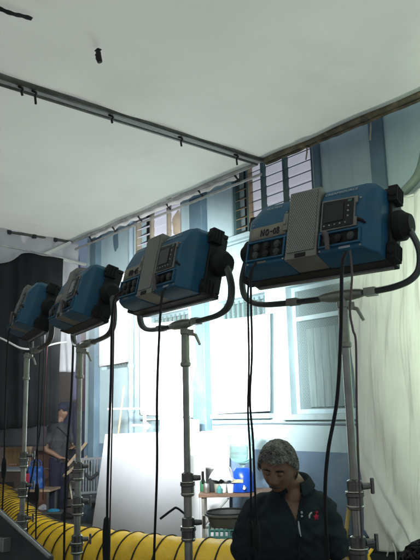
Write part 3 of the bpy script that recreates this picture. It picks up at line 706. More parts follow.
# ------------------------------------------------------------------ white leaning boards
def board(label, c4, mt=M_board):
    a, b, c, d = c4; m = MB(); n = (b-a).cross(d-a).normalized()*.012
    m.hull8([a, b, c, d], [a+n, b+n, c+n, d+n]); tag(m.build('white_board', mt, bevel=.003), label, 'board', 'white boards leaning by the wall')
def onfloor(px, dep): # point on the floor below pixel column at depth
    p = atD(px, 500, dep); return Vector((p.x, p.y, .0))
board('large white board leaning behind the yellow duct, left of the middle stand', [atD(105, 434, 7.25), atD(186, 431, 6.95), onfloor(184, 6.55), onfloor(87, 6.8)], mat('milky_board', (.36, .37, .39), .3, var=.10, scale=1.5, trans=.3, dirt=(.24, .25, .27), dscale=1.3, damt=.5))
board('narrower white board leaning behind the water table', [atD(190, 432, 7.7), atD(229, 430, 7.5), onfloor(228, 7.3), onfloor(190, 7.5)])
board('white board standing low beside the middle stand, partly behind the tall one', [atD(160, 415, 7.75), atD(199, 420, 7.6), onfloor(199, 7.45), onfloor(160, 7.6)])
# pipe rack behind
def rack():
    t = thing('pipe_rack', 'rack of thin white pipes standing against the wall behind the large white board', 'rack', onfloor(140, 8.0))
    o = t.location
    def T(a, b, r, nm, mt=M_pvc):
        m = MB(); m.tube([a-o, b-o], r, 8); m.build(nm, mt, t)
    T(onfloor(145, 8.0), atD(144.5, 406, 8.0), .022, 'upright'); T(onfloor(112, 8.2), atD(111, 403, 8.2), .02, 'upright')
    T(atD(108, 409, 8.2), atD(148, 408.5, 8.0), .013, 'rail'); T(atD(132, 425.5, 8.1), atD(150, 425.5, 8.0), .016, 'rail', M_pvc)
    T(atD(144, 414, 8.0), atD(174, 415, 7.9), .01, 'rail'); T(atD(144, 419.5, 8.0), atD(172, 419, 7.9), .01, 'rail')
    T(atD(124, 386, 8.2), atD(118, 436, 7.9), .012, 'rod', M_woodpale)
    for px, py in ((147, 411), (147, 426), (164, 424)):
        m = MB(); m.ell(atD(px, py, 7.95)-o, (.03, .03, .045), 10, 8); m.build('coupling', M_pvc, t)
rack()
# bamboo stick beside right stand
m = MB(); m.tube([atD(343, 560, 5.6), atD(349, 510, 5.6), atD(356, 445, 5.75)], [.022, .02, .018], 10); p0 = atD(338, 610, 5.4)
m.tube([Vector((p0.x, p0.y, 0)), atD(343, 560, 5.6)], .022, 10)
tag(m.build('bamboo_stick', mat('bamboo', (.42, .32, .12), .55, var=.25, scale=6)), 'yellowish bamboo stick leaning on the wall behind the right stand', 'stick')

# ------------------------------------------------------------------ water table and things on it
def table():
    D = 6.5; a = atD(199, 487, D+.05); b = atD(258, 494, D-.0); zt = .745
    rz = math.atan2(b.y-a.y, b.x-a.x); c = (a+b)/2; base = Vector((c.x, c.y, 0))
    ux = Vector((math.cos(rz), math.sin(rz), 0)); uy = Vector((-math.sin(rz), math.cos(rz), 0)); base += uy*.22
    t = thing('work_table', 'worn brown wooden table with grey metal legs carrying the water dispenser', 'table', base, rz)
    W = (b-a).length+.25; Dp = .46
    m = MB(); m.box((.12, 0, zt-.0175), (W, Dp, .035)); m.build('table_top', mat('table_wood', (.20, .12, .08), .6, var=.3, scale=7, stretch=(1, 5, 5)), t, bevel=.005)
    for x in (-W/2+.16, W/2+.07):
        for y in (-Dp/2+.05, Dp/2-.05):
            m = MB(); m.box((x, y, (zt-.036)/2), (.028, .028, zt-.036)); m.build('leg', M_polegrey, t)
    for y in (-Dp/2+.05, Dp/2-.05):
        m = MB(); m.box((.115, y, .42), (W-.12, .022, .022)); m.build('stretcher', M_polegrey, t)
    m = MB(); m.tube([(-W/2+.17, -Dp/2+.05, .44), (-W/2+.42, -Dp/2+.05, zt-.05)], .009, 8); m.build('brace', M_polegrey, t)
    return base, ux, uy, zt
tb, tux, tuy, tz = table()
def on_table(px, back=0.):
    d = ray(px, 488); n = tuy; o = tb+n*(-.10+back)  # vertical plane parallel to the front edge
    k = (o-CP).dot(n)/d.dot(n); p = CP+d*k; return Vector((p.x, p.y, tz+.0015))
p = on_table(243)
t = thing('water_dispenser', 'glossy blue water dispenser with a pale label, upside down bottle on top', 'dispenser', p, math.atan2(tux.y, tux.x)-.15)
m = MB(); prof = [(.105, 0), (.118, .006), (.118, .10), (.112, .15), (.100, .19), (.082, .225), (.070, .235)]
m.lathe(prof, n=28); m.build('dispenser_body', M_dispblue, t)
m = MB(); m.box((-.035, -.118, .115), (.12, .012, .035)); m.build('dispenser_label', mat('label_cream', (.45, .42, .28), .5, var=.3, scale=30), t, bevel=.003)
m = MB(); m.lathe([(.014, -.165), (.014, -.11)], (.04, 0, .05), 'y', 10); m.box((.04, -.158, .068), (.012, .03, .02)); m.build('tap', M_white, t)
tb2 = thing('water_bottle', 'large clear greenish water bottle upside down on the blue dispenser', 'bottle', p+Vector((0, 0, .215)))
m = MB(); m.lathe([(.026, 0.), (.026, .045), (.05, .065), (.10, .09), (.128, .13), (.130, .17), (.124, .18), (.130, .19), (.130, .245), (.124, .255), (.130, .265), (.130, .33), (.124, .34), (.130, .35), (.128, .40), (.110, .42), (.06, .425)], n=32); m.build('bottle_shell', M_bottle, tb2)
m = MB(); m.lathe([(.02, .005), (.02, .05), (.095, .095), (.122, .13), (.123, .235), (.02, .236)], n=28); m.build('water', glass('water_fill', (.60, .80, .78), .02), tb2)
for k, (px, hh, r, back, lb, mt) in enumerate([(213.5, .26, .078, .06, 'tall black lidded vessel, left one on the water table', M_blk), (223, .25, .060, .14, 'dark grey lidded vessel behind the black one on the water table', M_case)]):
    q = on_table(px, back); v = thing('insulated_jug', lb, 'jug', q)
    m = MB(); m.lathe([(r*.95, 0), (r, .01), (r, hh*.86), (r*.97, hh*.88)], n=24); m.build('jug_body', mt, v)
    m = MB(); m.lathe([(r*1.03, hh*.88), (r*1.03, hh*.93), (r*.7, hh*.96), (r*.2, hh*.965), (r*.2, hh)], n=24); m.build('lid', M_alu if k == 0 else M_blk, v)
    m = MB(); m.tube(spline([(r*.95, 0, hh*.8), (r*1.5, 0, hh*.75), (r*1.5, 0, hh*.35), (r*.95, 0, hh*.25)], 4), .009, 8); m.build('handle', M_rub, v)
for k, (px, back, lb, mt) in enumerate([(230.5, -.06, 'white paper cup standing nearest the blue dispenser', M_white), (223.5, -.04, 'greenish glass cup standing before the grey jug', M_pvc), (217.5, -.02, 'small grey glass cup standing before the black jug', M_cast)]):
    q = on_table(px, back); m = MB(); m.lathe([(.028, 0), (.037, .085), (.034, .085), (.027, .008)], q, n=18); tag(m.build('cup', mt), lb, 'cup', 'cups on the water table')
for k, (px, back, rr, hh, lb, mt) in enumerate([(203, .08, .03, .15, 'slim green bottle at the left end of the water table', mat('bottle_green', (.03, .12, .06), .25)), (206.5, -.02, .035, .09, 'squat steel tin at the left end of the water table', M_alu), (219.5, -.08, .03, .07, 'small greenish jar at the front of the water table', M_teal), (226.5, .02, .028, .12, 'clear grey bottle between the jugs and the dispenser', M_cast)]):
    q = on_table(px, back); m = MB(); m.lathe([(rr*.92, 0), (rr, .006), (rr, hh*.62), (rr*.5 if k % 2 == 0 else rr, hh*.8), (rr*.42 if k % 2 == 0 else rr*.9, hh*.98), (.004, hh)], q, n=18); tag(m.build('table_bottle' if k in (0, 3) else 'table_jar', mt), lb, 'bottle' if k in (0, 3) else 'jar')
q = on_table(221, .03); m = MB()
def fwrap(u, v):
    a = 2*PI*u; r = .03+.10*v; return (q.x+r*math.cos(a)*1.5+.02*noise.noise((a, v*4, 1)), q.y+r*math.sin(a)*.9, q.z+.285-.16*v*v+.03*noise.noise((math.cos(a)*3, math.sin(a)*3, v*4)))
m.grid(fwrap, 40, 12); tag(m.build('plastic_wrap', M_plastic, solid=.002, ang=180), 'crumpled white plastic wrap thrown over the jugs on the water table', 'plastic wrap')
p2 = LP[2]; b0 = atD(191, 518, 3.42)
m = MB(); m.tube(spline([b0, atD(186, 515, 3.40), atD(177, 508, 3.36), atD(172, 510, 3.35), atD(160, 519, 3.33)], 4), .006, 8)
tag(m.build('bent_rod', M_cable), 'thin bent black rod sticking out left from the middle stand', 'rod')
# basin and crate below
q = onfloor(228, 6.15)
t = thing('plastic_crate', 'teal plastic lattice basket standing on the floor under the water table', 'basket', q, YAW)
m = MB(); W_, H_ = .37, .50
for s in (-1, 1):
    for k in range(9):
        x = -W_/2+W_*k/8; m.box((x*.96, s*W_*.40, H_/2), (.016, .010, H_)); m.box((s*W_/2, x*.8, H_/2), (.010, .016, H_))
    for k in range(9):
        z = .01+k*(H_-.02)/8; m.box((0, s*W_*.40, z), (W_, .012, .014)); m.box((s*W_/2, 0, z), (.012, W_*.8, .014))
m.box((0, 0, .008), (W_, W_*.8, .012)); m.build('lattice', M_teal, t)
t = thing('dark_basin', 'dark grey plastic basin resting on the teal basket', 'basin', q+Vector((0, 0, H_+.003)), YAW)
m = MB(); m.lathe([(.17, 0), (.20, .09), (.225, .10), (.225, .115), (.205, .115), (.165, .012), (.02, .012)], n=28); m.build('bowl', M_case, t)
m = MB(); m.tube([(.2*math.cos(a), .2*math.sin(a), .125) for a in [2*PI*k/30 for k in range(31)]], .008, 8); m.build('rim', M_rub, t)

# ------------------------------------------------------------------ left clutter
def cabinet():
    p = onfloor(6, 10.3); t = thing('wooden_cabinet', 'low grey brown cabinet with a pale top behind the duct at the left', 'cabinet', p, YAW-.3)
    m = MB(); m.box((0, 0, .36), (.85, .5, .72)); m.build('cabinet_body', mat('cabinet_wood', (.10, .075, .06), .7, var=.3), t, bevel=.006)
    m = MB(); m.box((.02, -.02, .735), (.95, .58, .03)); m.build('cabinet_top', M_web, t, bevel=.004)
    m = MB(); m.box((.15, -.256, .45), (.30, .012, .22)); m.build('drawer', M_gray, t, bevel=.003)
    m = MB(); m.tube([(.10, -.27, .47), (.2, -.27, .47)], .008, 8); m.build('handle', M_alu, t)
cabinet()
p = onfloor(35, 9.6)
t = thing('trestle_bench', 'pale topped trestle bench carrying the blue bag, behind the farthest stands', 'bench', p, YAW-.15)
m = MB(); m.box((0, 0, .49), (.62, .40, .03)); m.build('bench_top', M_woodpale, t)
for x in (-.26, .26):
    for y in (-.15, .15): m = MB(); m.box((x, y, .2375), (.03, .03, .475)); m.build('leg', M_case, t)
t = thing('shopping_bag', 'shiny blue bag with a red patch, standing on the trestle bench', 'bag', p+Vector((0, 0, .507)), YAW)
m = MB()
def fb(u, v):
    a = 2*PI*u; r = 1-.18*v; cx, cy = math.cos(a), math.sin(a)
    sq = 1/max(abs(cx), abs(cy))**.7
    q = .02*noise.noise((cx*3, cy*3, v*5)); return ((.15*r+q)*cx*sq*.85, (.10*r+q)*cy*sq*.85, .30*v+.02*noise.noise((cx*2, cy*2, 9))*v)
m.grid(fb, 36, 14); m.build('bag_body', M_bluebag, t, solid=.003)
m = MB(); m.grid(lambda u, v: (-.13+.07*u, -.118-.004*math.sin(u*9), .09+.13*v), 6, 6); m.build('red_patch', M_red, t, solid=.004)
for y in (-.07, .07): m = MB(); m.tube(spline([(-.06, y, .28), (-.05, y, .38), (.05, y, .38), (.06, y, .28)], 5), .007, 6); m.build('handle', M_bluebag, t)
p = onfloor(53, 8.9)
t = thing('black_bucket', 'black box of gear with a blue cloth on top, standing at the capped person\'s feet', 'box', p, YAW)
m = MB(); m.hull8([(-.13, -.12, 0), (.13, -.12, 0), (.13, .12, 0), (-.13, .12, 0)], [(-.15, -.14, .26), (.15, -.14, .26), (.15, .14, .26), (-.15, .14, .26)]); m.build('box_body', M_blk, t, bevel=.012)
m = MB(); m.box((0, 0, .268), (.32, .30, .02)); m.build('box_rim', M_case, t, bevel=.005)
m = MB(); m.ell((.02, -.03, .285), (.085, .07, .03), 14, 8); m.build('blue_rag', mat('rag_blue', (.02, .20, .36), .8, var=.2), t)
# red and white bundles on the floor
for k, (px, d, mt, s, lb) in enumerate([(37, 9.9, M_red, .12, 'crumpled red cloth bundle on the floor under the blue bag'), (44, 10.2, M_white, .13, 'crumpled white cloth bundle on the floor behind the black box'), (30, 9.3, M_gray, .14, 'crumpled grey cloth bundle on the floor beside the duct')]):
    p = onfloor(px, d); m = MB(); m.ell((0, 0, 0), (s*1.3, s, s*.9), 26, 18)
    for i in range(len(m.v)):
        v = Vector(m.v[i]); v *= 1+.35*noise.noise(v*11+Vector((k, 0, 0))); v.z = max(v.z, -s*.5); m.v[i] = tuple(v+p+Vector((0, 0, s*.5)))
    tag(m.build('cloth_bundle', mt), lb, 'cloth')
# planks
for k, (a, b, lb) in enumerate([((67, 466, 9.6), (86, 443, 9.9), 'pale plank sloping up beside the third stand, higher of two'), ((64, 476, 9.4), (88, 456, 9.8), 'pale plank sloping up beside the third stand, lower of two'), ((25, 470, 10.6), (31, 446, 10.8), 'pale stick slanting up behind the leftmost stand')]):
    m = MB(); P0, P1 = atD(*a), atD(*b); dd = (P0-P1); foot = P0+dd*(P0.z/max(.05, (P1.z-P0.z)))*1.0 if False else P0
    m.tube([P0, P1], .045 if k < 2 else .03, 4, sx=.5); tag(m.build('wooden_plank', M_woodpale), lb, 'plank', 'pale planks in the clutter')
# crate pile carrying the planks
p = onfloor(76, 10.6); m = MB(); t = thing('wooden_crate', 'dark slatted wooden crate behind the third stand, planks resting on it', 'crate', p, YAW)
for k in range(5):
    m = MB(); m.box((0, -.25, .06+.13*k), (.62, .02, .105)); m.build('slat', mat('crate_wood', (.10, .08, .07), .8, var=.3), t)
for x in (-.3, .3):
    for y in (-.225, .225): m = MB(); m.box((x, y, .33), (.035, .03, .66)); m.build('corner_post', MATS['crate_wood'], t)
m = MB(); m.box((0, 0, .672), (.66, .5, .02)); m.build('crate_lid', MATS['crate_wood'], t)
for k, (px, d, sx, sz, mt, lb) in enumerate([(80, 10.9, .34, .50, M_blk, 'black equipment box standing right of the third stand, behind the chair'), (70, 11.0, .30, .62, M_case, 'tall grey equipment box behind the third stand'), (88, 11.3, .40, .85, M_wood, 'brown wooden box close to the blue end of the wall'), (28, 10.9, .30, .34, M_case, 'low grey box behind the trestle bench'), (16, 11.4, .38, 1.05, M_wood, 'tall brown wooden box behind the pale topped cabinet'), (48, 11.2, .36, .95, mat('brown_panel', (.16, .09, .06), .8, var=.3), 'reddish brown box just left of the person in the cap')]):
    p = onfloor(px, d); t = thing('equipment_box', lb, 'box', p, YAW+.25*math.sin(k*3))
    m = MB(); m.box((0, 0, sz/2), (sx, .3, sz)); m.build('box_body', mt, t, bevel=.008)
    m = MB(); m.box((0, 0, sz+.008), (sx+.02, .32, .02)); m.build('box_lid', M_gray if k % 2 else M_blk, t, bevel=.004)
    m = MB(); m.tube(spline([(-.06, -.155, sz*.7), (-.05, -.185, sz*.7), (.05, -.185, sz*.7), (.06, -.155, sz*.7)], 4), .008, 6); m.build('handle', M_alu, t)
for k, (a, b, c, lb) in enumerate([((83, 470), (90, 478), (98, 473), 'black hose looped over the office chair'), ((66, 488), (74, 478), (84, 484), 'black hose lying over the boxes behind the third stand')]):
    m = MB(); m.tube(spline([atD(*a, 8.9), atD(*b, 8.8), atD(*c, 8.9)], 6), .022, 8); tag(m.build('black_hose', M_rub), lb, 'hose')
# chair
p = onfloor(94, 8.6); t = thing('office_chair', 'black office chair with grey slatted back and chrome arms left of the white board', 'chair', p, YAW+.5)
m = MB(); m.box((0, 0, .46), (.46, .46, .07)); m.build('seat', M_blk, t, bevel=.03)
m = MB()
for k in range(11): m.box((-.19+.038*k, .22+.015*math.cos((k-5)*.3), .74), (.016, .018, .44))
for z in (.52, .96): m.box((0, .232, z), (.42, .024, .03))
m.build('backrest', mat('grey_slats', (.12, .125, .13), .5, var=.15), t)
for s in (-1, 1):
    m = MB(); m.tube(spline([(s*.24, .18, .46), (s*.27, .17, .66), (s*.27, -.02, .69), (s*.26, -.18, .66), (s*.23, -.16, .46)], 5), .014, 8); m.build('armrest', M_alu, t)
m = MB(); m.tube([(0, 0, .10), (0, 0, .43)], .03, 12); m.build('column', M_blk, t)
for k in range(5):
    a = 2*PI*k/5; d = Vector((math.cos(a), math.sin(a), 0)); m = MB(); m.tube([d*.02+Vector((0, 0, .11)), d*.28+Vector((0, 0, .08))], .018, 8); lg = m.build('leg', M_blk, t)
    m = MB(); m.lathe([(.028, -.012), (.028, .012)], d*.28+Vector((0, 0, .030)), 'x', 12); m.build('caster', M_rub, lg)
# flight case lid close to the lower left corner
A = atD(-14, 499, 3.9); B_ = atD(50, 557, 3.6)
t = thing('flight_case', 'dark grey flight case lid with a metal edge sloping at the lower left corner', 'case', Vector((A.x, A.y, 0)))
o = t.location; back = Vector((-.25, -.5, 0)).normalized()*.55
m = MB(); P = [A-o, B_-o, B_-o+Vector((0, 0, -B_.z+.02)), A-o+Vector((0, 0, -A.z+.02))]
nrm = (P[1]-P[0]).cross(P[3]-P[0]).normalized()
if nrm.dot(Fv) < 0: nrm = -nrm
m.hull8(P, [q+nrm*.035 for q in P]); m.build('case_body', M_case, t, bevel=.008)
m = MB(); m.tube([P[0]-nrm*.004, P[1]-nrm*.004], .011, 8); m.build('case_edge', M_polegrey, t)
for k in (.35, .75):
    q = P[0].lerp(P[1], k)+Vector((0, 0, -.14)); m = MB(); m.box(q-nrm*.006, (.06, .06, .08)); m.build('case_latch', M_alu, t, bevel=.005)

# ------------------------------------------------------------------ people
M_skin = mat('brown_skin', (.33, .185, .115), .5, var=.20, scale=22, bump=.22, bscale=120, spec=.5)
M_skinl = mat('tan_skin', (.20, .11, .07), .55, var=.10, scale=14)
M_hair = mat('grey_hair', (.22, .215, .19), .8, var=.6, scale=24)
M_hairblk = mat('black_hair', (.008, .007, .007), .6, var=.4, scale=60)
M_polo = mat('dark_polo', (.024, .032, .036), .9, var=.16, scale=5, bump=.12, bscale=250, spec=.15)
M_trou = mat('dark_trousers', (.025, .028, .04), .9, var=.2, scale=6)
M_navy = mat('navy_trousers', (.012, .014, .032), .9, var=.2, scale=6)
M_tee = mat('grey_tee', (.038, .040, .047), .9, var=.2, scale=8)
M_shoe = mat('dark_shoe', (.02, .018, .016), .5)

def chain(m, pts, rs, k=5, n=16, ry=None):
    """tapered limb with rounded ends"""
    sp = spline(pts, k); N = len(sp); out = []
    for i in range(N):
        f = i/(N-1)*(len(rs)-1); a = min(int(f), len(rs)-2); out.append(rs[a]+(rs[a+1]-rs[a])*(f-a))
    m.tube(sp, out, n); m.ell(sp[0], (out[0],)*3, n, 10); m.ell(sp[-1], (out[-1],)*3, n, 10)
def loft(m, secs, n=28):
    """secs: (center, rx, ry) horizontal elliptical rings from bottom to top, superellipse"""
    vs = []; 
    for c, rx, ry in secs:
        for k in range(n):
            a = 2*PI*k/n; ca, sa = math.cos(a), math.sin(a)
            vs.append(Vector(c)+Vector((rx*math.copysign(abs(ca)**.85, ca), ry*math.copysign(abs(sa)**.85, sa), 0)))
    N = len(secs); fs = [[i*n+k, i*n+(k+1) % n, (i+1)*n+(k+1) % n, (i+1)*n+k] for i in range(N-1) for k in range(n)]
    fs += [list(range(n))[::-1], [(N-1)*n+k for k in range(n)]]; m.add(vs, fs)
def smooth_secs(secs, k=4):
    P = spline([s[0] for s in secs], k); X = spline([(s[1], s[2], 0) for s in secs], k); return [(p, x.x, x.y) for p, x in zip(P, X)]
def fuse(m, voxel, it=4, fac=.5):
    me = m.mesh('tmp'); bm = bmesh.new(); bm.from_mesh(me); bmesh.ops.recalc_face_normals(bm, faces=bm.faces); bm.to_mesh(me); bm.free()
    o = bpy.data.objects.new('tmp', me); COL.objects.link(o)
    q = o.modifiers.new('r', 'REMESH'); q.mode = 'VOXEL'; q.voxel_size = voxel
    q = o.modifiers.new('s', 'SMOOTH'); q.factor = fac; q.iterations = it
    dg = bpy.context.evaluated_depsgraph_get(); r = bpy.data.meshes.new_from_object(o.evaluated_get(dg)); bpy.data.objects.remove(o); bpy.data.meshes.remove(me)
    # keep only the biggest connected piece so the figure is one surface
    bm = bmesh.new(); bm.from_mesh(r); seen = set(); best = []
    for v in bm.verts:
        if v in seen: continue
        st = [v]; comp = []; seen.add(v)
        while st:
            a = st.pop(); comp.append(a)
            for e in a.link_edges:
                b = e.other_vert(a)
                if b not in seen: seen.add(b); st.append(b)
        if len(comp) > len(best): best = comp
    keep = set(best); bmesh.ops.delete(bm, geom=[v for v in bm.verts if v not in keep], context='VERTS'); bm.to_mesh(r); bm.free()
    r.shade_smooth(); return r
def head_pt(n, hair=0.):
    x, y, z = n.x*.079, n.y*.096, n.z*.118
    if z < 0: k = (-n.z); x *= 1-.22*k**1.7; y = y*(1-.10*k) if y < 0 else y*(1-.30*k)
    if n.y < 0:
        y *= .94; f = -n.y
        G = lambda a, b: math.exp(-a*a-b*b)
        ax = abs(x)
        if not hair:
            nose = G(x/.0155, (z+.022)/.020)*.024 + G(x/.009, (z-.004)/.020)*.013 + G((ax-.013)/.008, (z+.030)/.009)*.008
            sock = G((ax-.031)/.015, (z-.012)/.012)*.013
            brow = G((ax-.030)/.022, (z-.034)/.010)*.006
            lips = G(x/.022, (z+.060)/.008)*.007 + G(x/.020, (z+.073)/.007)*.006 - G(x/.026, (z+.0665)/.003)*.003
            chin = G(x/.022, (z+.103)/.016)*.010
            chk = G((ax-.045)/.016, (z+.020)/.018)*.005
            y -= (nose+brow+lips+chin+chk-sock)*(1 if f > .2 else f/.2)
    return Vector((x, y, z))
def add_head(m, H):
    st = len(m.v); nu, nv = 72, 56; vs = []
    for j in range(nv+1):
        for i in range(nu):
            a = 2*PI*i/nu; b = PI*j/nv; s = max(1e-4, math.sin(b)); vs.append(head_pt(Vector((s*math.cos(a), s*math.sin(a), -math.cos(b)))))
    fs = [[j*nu+i, j*nu+(i+1) % nu, (j+1)*nu+(i+1) % nu, (j+1)*nu+i] for j in range(nv) for i in range(nu)]
    m.add(vs, fs)
    for s in (-1, 1): m.ell((s*.078, .010, -.006), (.011, .020, .033), 14, 10, Matrix.Rotation(s*.3, 3, 'Z')); m.ell((s*.074, .006, -.03), (.010, .012, .014), 10, 8)
    m.xf(H, st)
def add_hand(m, wrist, d, nrm, side, curl=.5):
    d = Vector(d).normalized(); nrm = Vector(nrm); nrm = (nrm-d*nrm.dot(d)).normalized(); x = d.cross(nrm)*side
    W = Vector(wrist); R3 = Matrix((x, d, nrm)).transposed()
    m.ell(W+d*.05, (.041, .056, .018), 14, 10, R3)
    for k, (off, L) in enumerate([(.030, .070), (.011, .080), (-.010, .075), (-.029, .058)]):
        b = W+d*.088+x*off; p = [b-d*.03, b]; q = d.copy(); c = b
        for s in range(3):
            q = (q*math.cos(curl*.6)-nrm*math.sin(curl*.6)).normalized(); c = c+q*L*(.45, .32, .25)[s]; p.append(c)
        chain(m, p, [.010, .0095, .009, .0085, .0075], 3, 10)
    b = W+d*.025+x*.030; p = [b-x*.01, b+x*.022+d*.022, b+x*.030+d*.05-nrm*.012, b+x*.024+d*.075-nrm*.022]
    chain(m, p, [.014, .012, .010, .008], 3, 10)
def curly_hair(name, H, parent, mt, seed, front=.045, back=-.055, tuft=900, thick=.012, r=.0095):
    random.seed(seed); m = MB(); nu, nv = 60, 44; ok = {}; vs = []; idx = {}
    def line(n):  # lowest z of the hair for a direction
        f = -n.y
        return front if f > .55 else (front+(back-front)*min(1, max(0, (.55-f)/.9)))
    for j in range(nv+1):
        for i in range(nu):
            a = 2*PI*i/nu; b = PI*j/nv; s = max(1e-4, math.sin(b)); n = Vector((s*math.cos(a), s*math.sin(a), math.cos(b)))
            p = head_pt(n, 1); t = thick*(1+.5*noise.noise(n*7+Vector((seed, 0, 0))))
            low = p.z < line(n)
            p = p+n*(t if not low else -.012)
            vs.append(p)
    fs = [[j*nu+i, j*nu+(i+1) % nu, (j+1)*nu+(i+1) % nu, (j+1)*nu+i] for j in range(nv) for i in range(nu)]
    m.add(vs, fs)
    c = 0
    while c < tuft:
        n = Vector((random.gauss(0, 1), random.gauss(0, 1), random.gauss(0, 1)))
        if n.length < .1: continue
        n.normalize(); p = head_pt(n, 1)
        if p.z < line(n)+.004+.012*noise.noise(n*9): continue
        c += 1; q = p+n*thick*.9; tn = n.orthogonal().normalized(); tn = Matrix.Rotation(random.random()*6.3, 3, n) @ tn
        L = r*random.uniform(1.2, 2.6)
        m.tube([q, q+tn*L*.5+n*L*.40, q+tn*L*1.1+n*L*.30, q+tn*L*1.5-n*L*.05], [r*.34, r*.40, r*.34, r*.12], 6)
    m.xf(H); o = m.build(name, mt, parent, ang=180); return o

def person(name, label, loc, rz, P):
    t = thing(name, label, 'person', loc, rz)
    H = Matrix.Translation(P['head']) @ Matrix.Rotation(P.get('yaw', 0), 4, 'Z') @ Matrix.Rotation(P.get('roll', 0), 4, 'Y') @ Matrix.Rotation(P.get('pitch', 0), 4, 'X')
    sk = P['skin']; V = P.get('voxel', .006)
    b = MB(); add_head(b, H)
    nb = Vector(P['neck']); hp = H @ Vector((0, .022, -.045))
    chain(b, [nb-Vector((0, 0, .06)), nb, hp], [.075, .058, .056], 5, 20)
    S = P['torso']; loft(b, [(c, rx-.016, ry-.016) for c, rx, ry in smooth_secs(S)])
    for s, A in P['arms'].items():
        sh, el, wr, hd, hn = A; sh, el, wr = map(Vector, (sh, el, wr))
        chain(b, [sh+(nb-sh)*.25, sh, sh.lerp(el, .5), el, el.lerp(wr, .45), wr, wr+Vector(hd).normalized()*.02], [.040, .044, .041, .038, .039, .028, .026], 4, 16)
        add_hand(b, wr+Vector(hd).normalized()*.01, hd, hn, s, P.get('curl', .5))
    for hip, kn, an, toe in P['legs']:
        chain(b, [Vector(hip)+Vector((0, 0, .02)), hip, kn, an], [.07, .07, .05, .038], 4, 14)
    me = fuse(b, V, 3, .45); bo = link_mesh('body', me, sk, t)
    # shirt
    m = MB(); loft(m, smooth_secs(S))
    chain(m, [nb+Vector((-.06, .02, -.045)), nb+Vector((0, .02, -.03)), nb+Vector((.06, .02, -.045))], [.055, .06, .055], 4, 16)
    for s, A in P['arms'].items():
        sh, el = Vector(A[0]), Vector(A[1]); e = sh.lerp(el, P.get('sleeve', .62))
        chain(m, [nb+(sh-nb)*.35+Vector((0, 0, -.03)), sh+(nb-sh)*.12, sh.lerp(e, .5), e], [.060, .064, .063, .063], 5, 18)
    me = fuse(m, V*1.1, 5, .5)
    nrm = [v.normal.copy() for v in me.vertices]; cos = []
    for v, n in zip(me.vertices, nrm):
        q = v.co.copy(); cos.extend(q+n*(.012*noise.noise(Vector((q.x*9+q.z*5, q.y*9, q.z*6)))+.010*noise.noise(Vector((q.x*16, q.y*18, q.z*26-q.x*14)))-.016*abs(noise.noise(Vector((q.x*11+4, q.y*9, q.z*15+q.x*9))))+.004))
    me.vertices.foreach_set('co', cos); me.update()
    return t, H, bo, me
def cut_faces(me, fn):
    bm = bmesh.new(); bm.from_mesh(me); bmesh.ops.delete(bm, geom=[f for f in bm.faces if fn(f.calc_center_median())], context='FACES'); bm.to_mesh(me); bm.free()
def legs(t, P, trou, shoe):
    m = MB()
    for hip, kn, an, toe in P['legs']: chain(m, [hip, Vector(hip).lerp(Vector(kn), .5), kn, Vector(kn).lerp(Vector(an), .5), an], [.098, .092, .074, .066, .060], 4, 16)
    a, c = Vector(P['legs'][0][0]), Vector(P['legs'][1][0]); chain(m, [a, (a+c)/2+Vector((0, .01, .03)), c], [.10, .115, .10], 4, 16)
    link_mesh('trousers', fuse(m, .012, 4), trou, t)
    for hip, kn, an, toe in P['legs']:
        s = MB(); an, toe = Vector(an), Vector(toe); s.ell(an+Vector((0, 0, -.045)), (.045, .05, .05), 14, 10); d = toe-an; d.z = 0
        chain(s, [an+Vector((0, 0, -an.z+.045))-d*.15, an+d*.5+Vector((0, 0, -an.z+.05)), Vector((toe.x, toe.y, .038))], [.042, .046, .036], 4, 14)
        link_mesh('shoe', fuse(s, .009, 3), shoe, t)

# --- grey haired man
mp = atD(288, 500, 3.2); mp.z = 0
face = math.atan2(CP.y-mp.y, CP.x-mp.x)+PI/2     # local -y towards the camera
P = dict(skin=M_skin, voxel=.0048, head=(-.040, -.085, 1.278), yaw=-.24, pitch=.42, roll=.10, neck=(.030, .015, 1.185),
         torso=[((0, .03, .60), .17, .12), ((0, .02, .74), .175, .125), ((0, .005, .90), .19, .125), ((.0, .0, 1.0), .20, .12), ((.0, .01, 1.085), .170, .095), ((.012, .015, 1.145), .112, .074), ((.024, .014, 1.185), .07, .06)],
         arms={-1: ((-.185, .01, 1.045), (-.235, -.02, .80), (-.09, -.25, .715), (.3, -.8, -.25), (0, .2, 1)), 1: ((.180, .02, 1.06), (.235, -.03, .81), (.20, -.27, .735), (-.1, -.9, -.25), (0, .2, 1))},
         legs=[((-.08, .02, .60), (-.10, -.42, .60), (-.10, -.44, .08), (-.12, -.60, .03)), ((.10, .02, .60), (.24, -.40, .60), (.26, -.42, .08), (.30, -.57, .03))])
man, H, mbody, shirt = person('person', 'grey haired man in a dark polo with a red emblem, head bowed, below nearest lamp', mp, face, P)
nk = Vector(P['neck'])
cx0 = nk.x-.004
cut_faces(shirt, lambda c: c.y < .0 and c.z > 1.035 and abs(c.x-cx0-.012*(1.1-c.z)/.1) < .003+.036*max(0, (c.z-1.035)/.10))
cut_faces(shirt, lambda c: (c-nk-Vector((0, 0, .03))).length < .052)
sh = link_mesh('polo_shirt', shirt, M_polo, man); q = sh.modifiers.new('solid', 'SOLIDIFY'); q.thickness = .004; q.offset = 1
legs(man, P, M_trou, M_shoe)
bvh = BVHTree.FromPolygons([v.co.copy() for v in shirt.vertices], [list(p.vertices) for p in shirt.polygons])
def on_shirt(x, z, off=.006):
    h = bvh.ray_cast(Vector((x, -1, z)), Vector((0, 1, 0))); return Vector((x, (h[0].y if h[0] else -.1)-off, z))
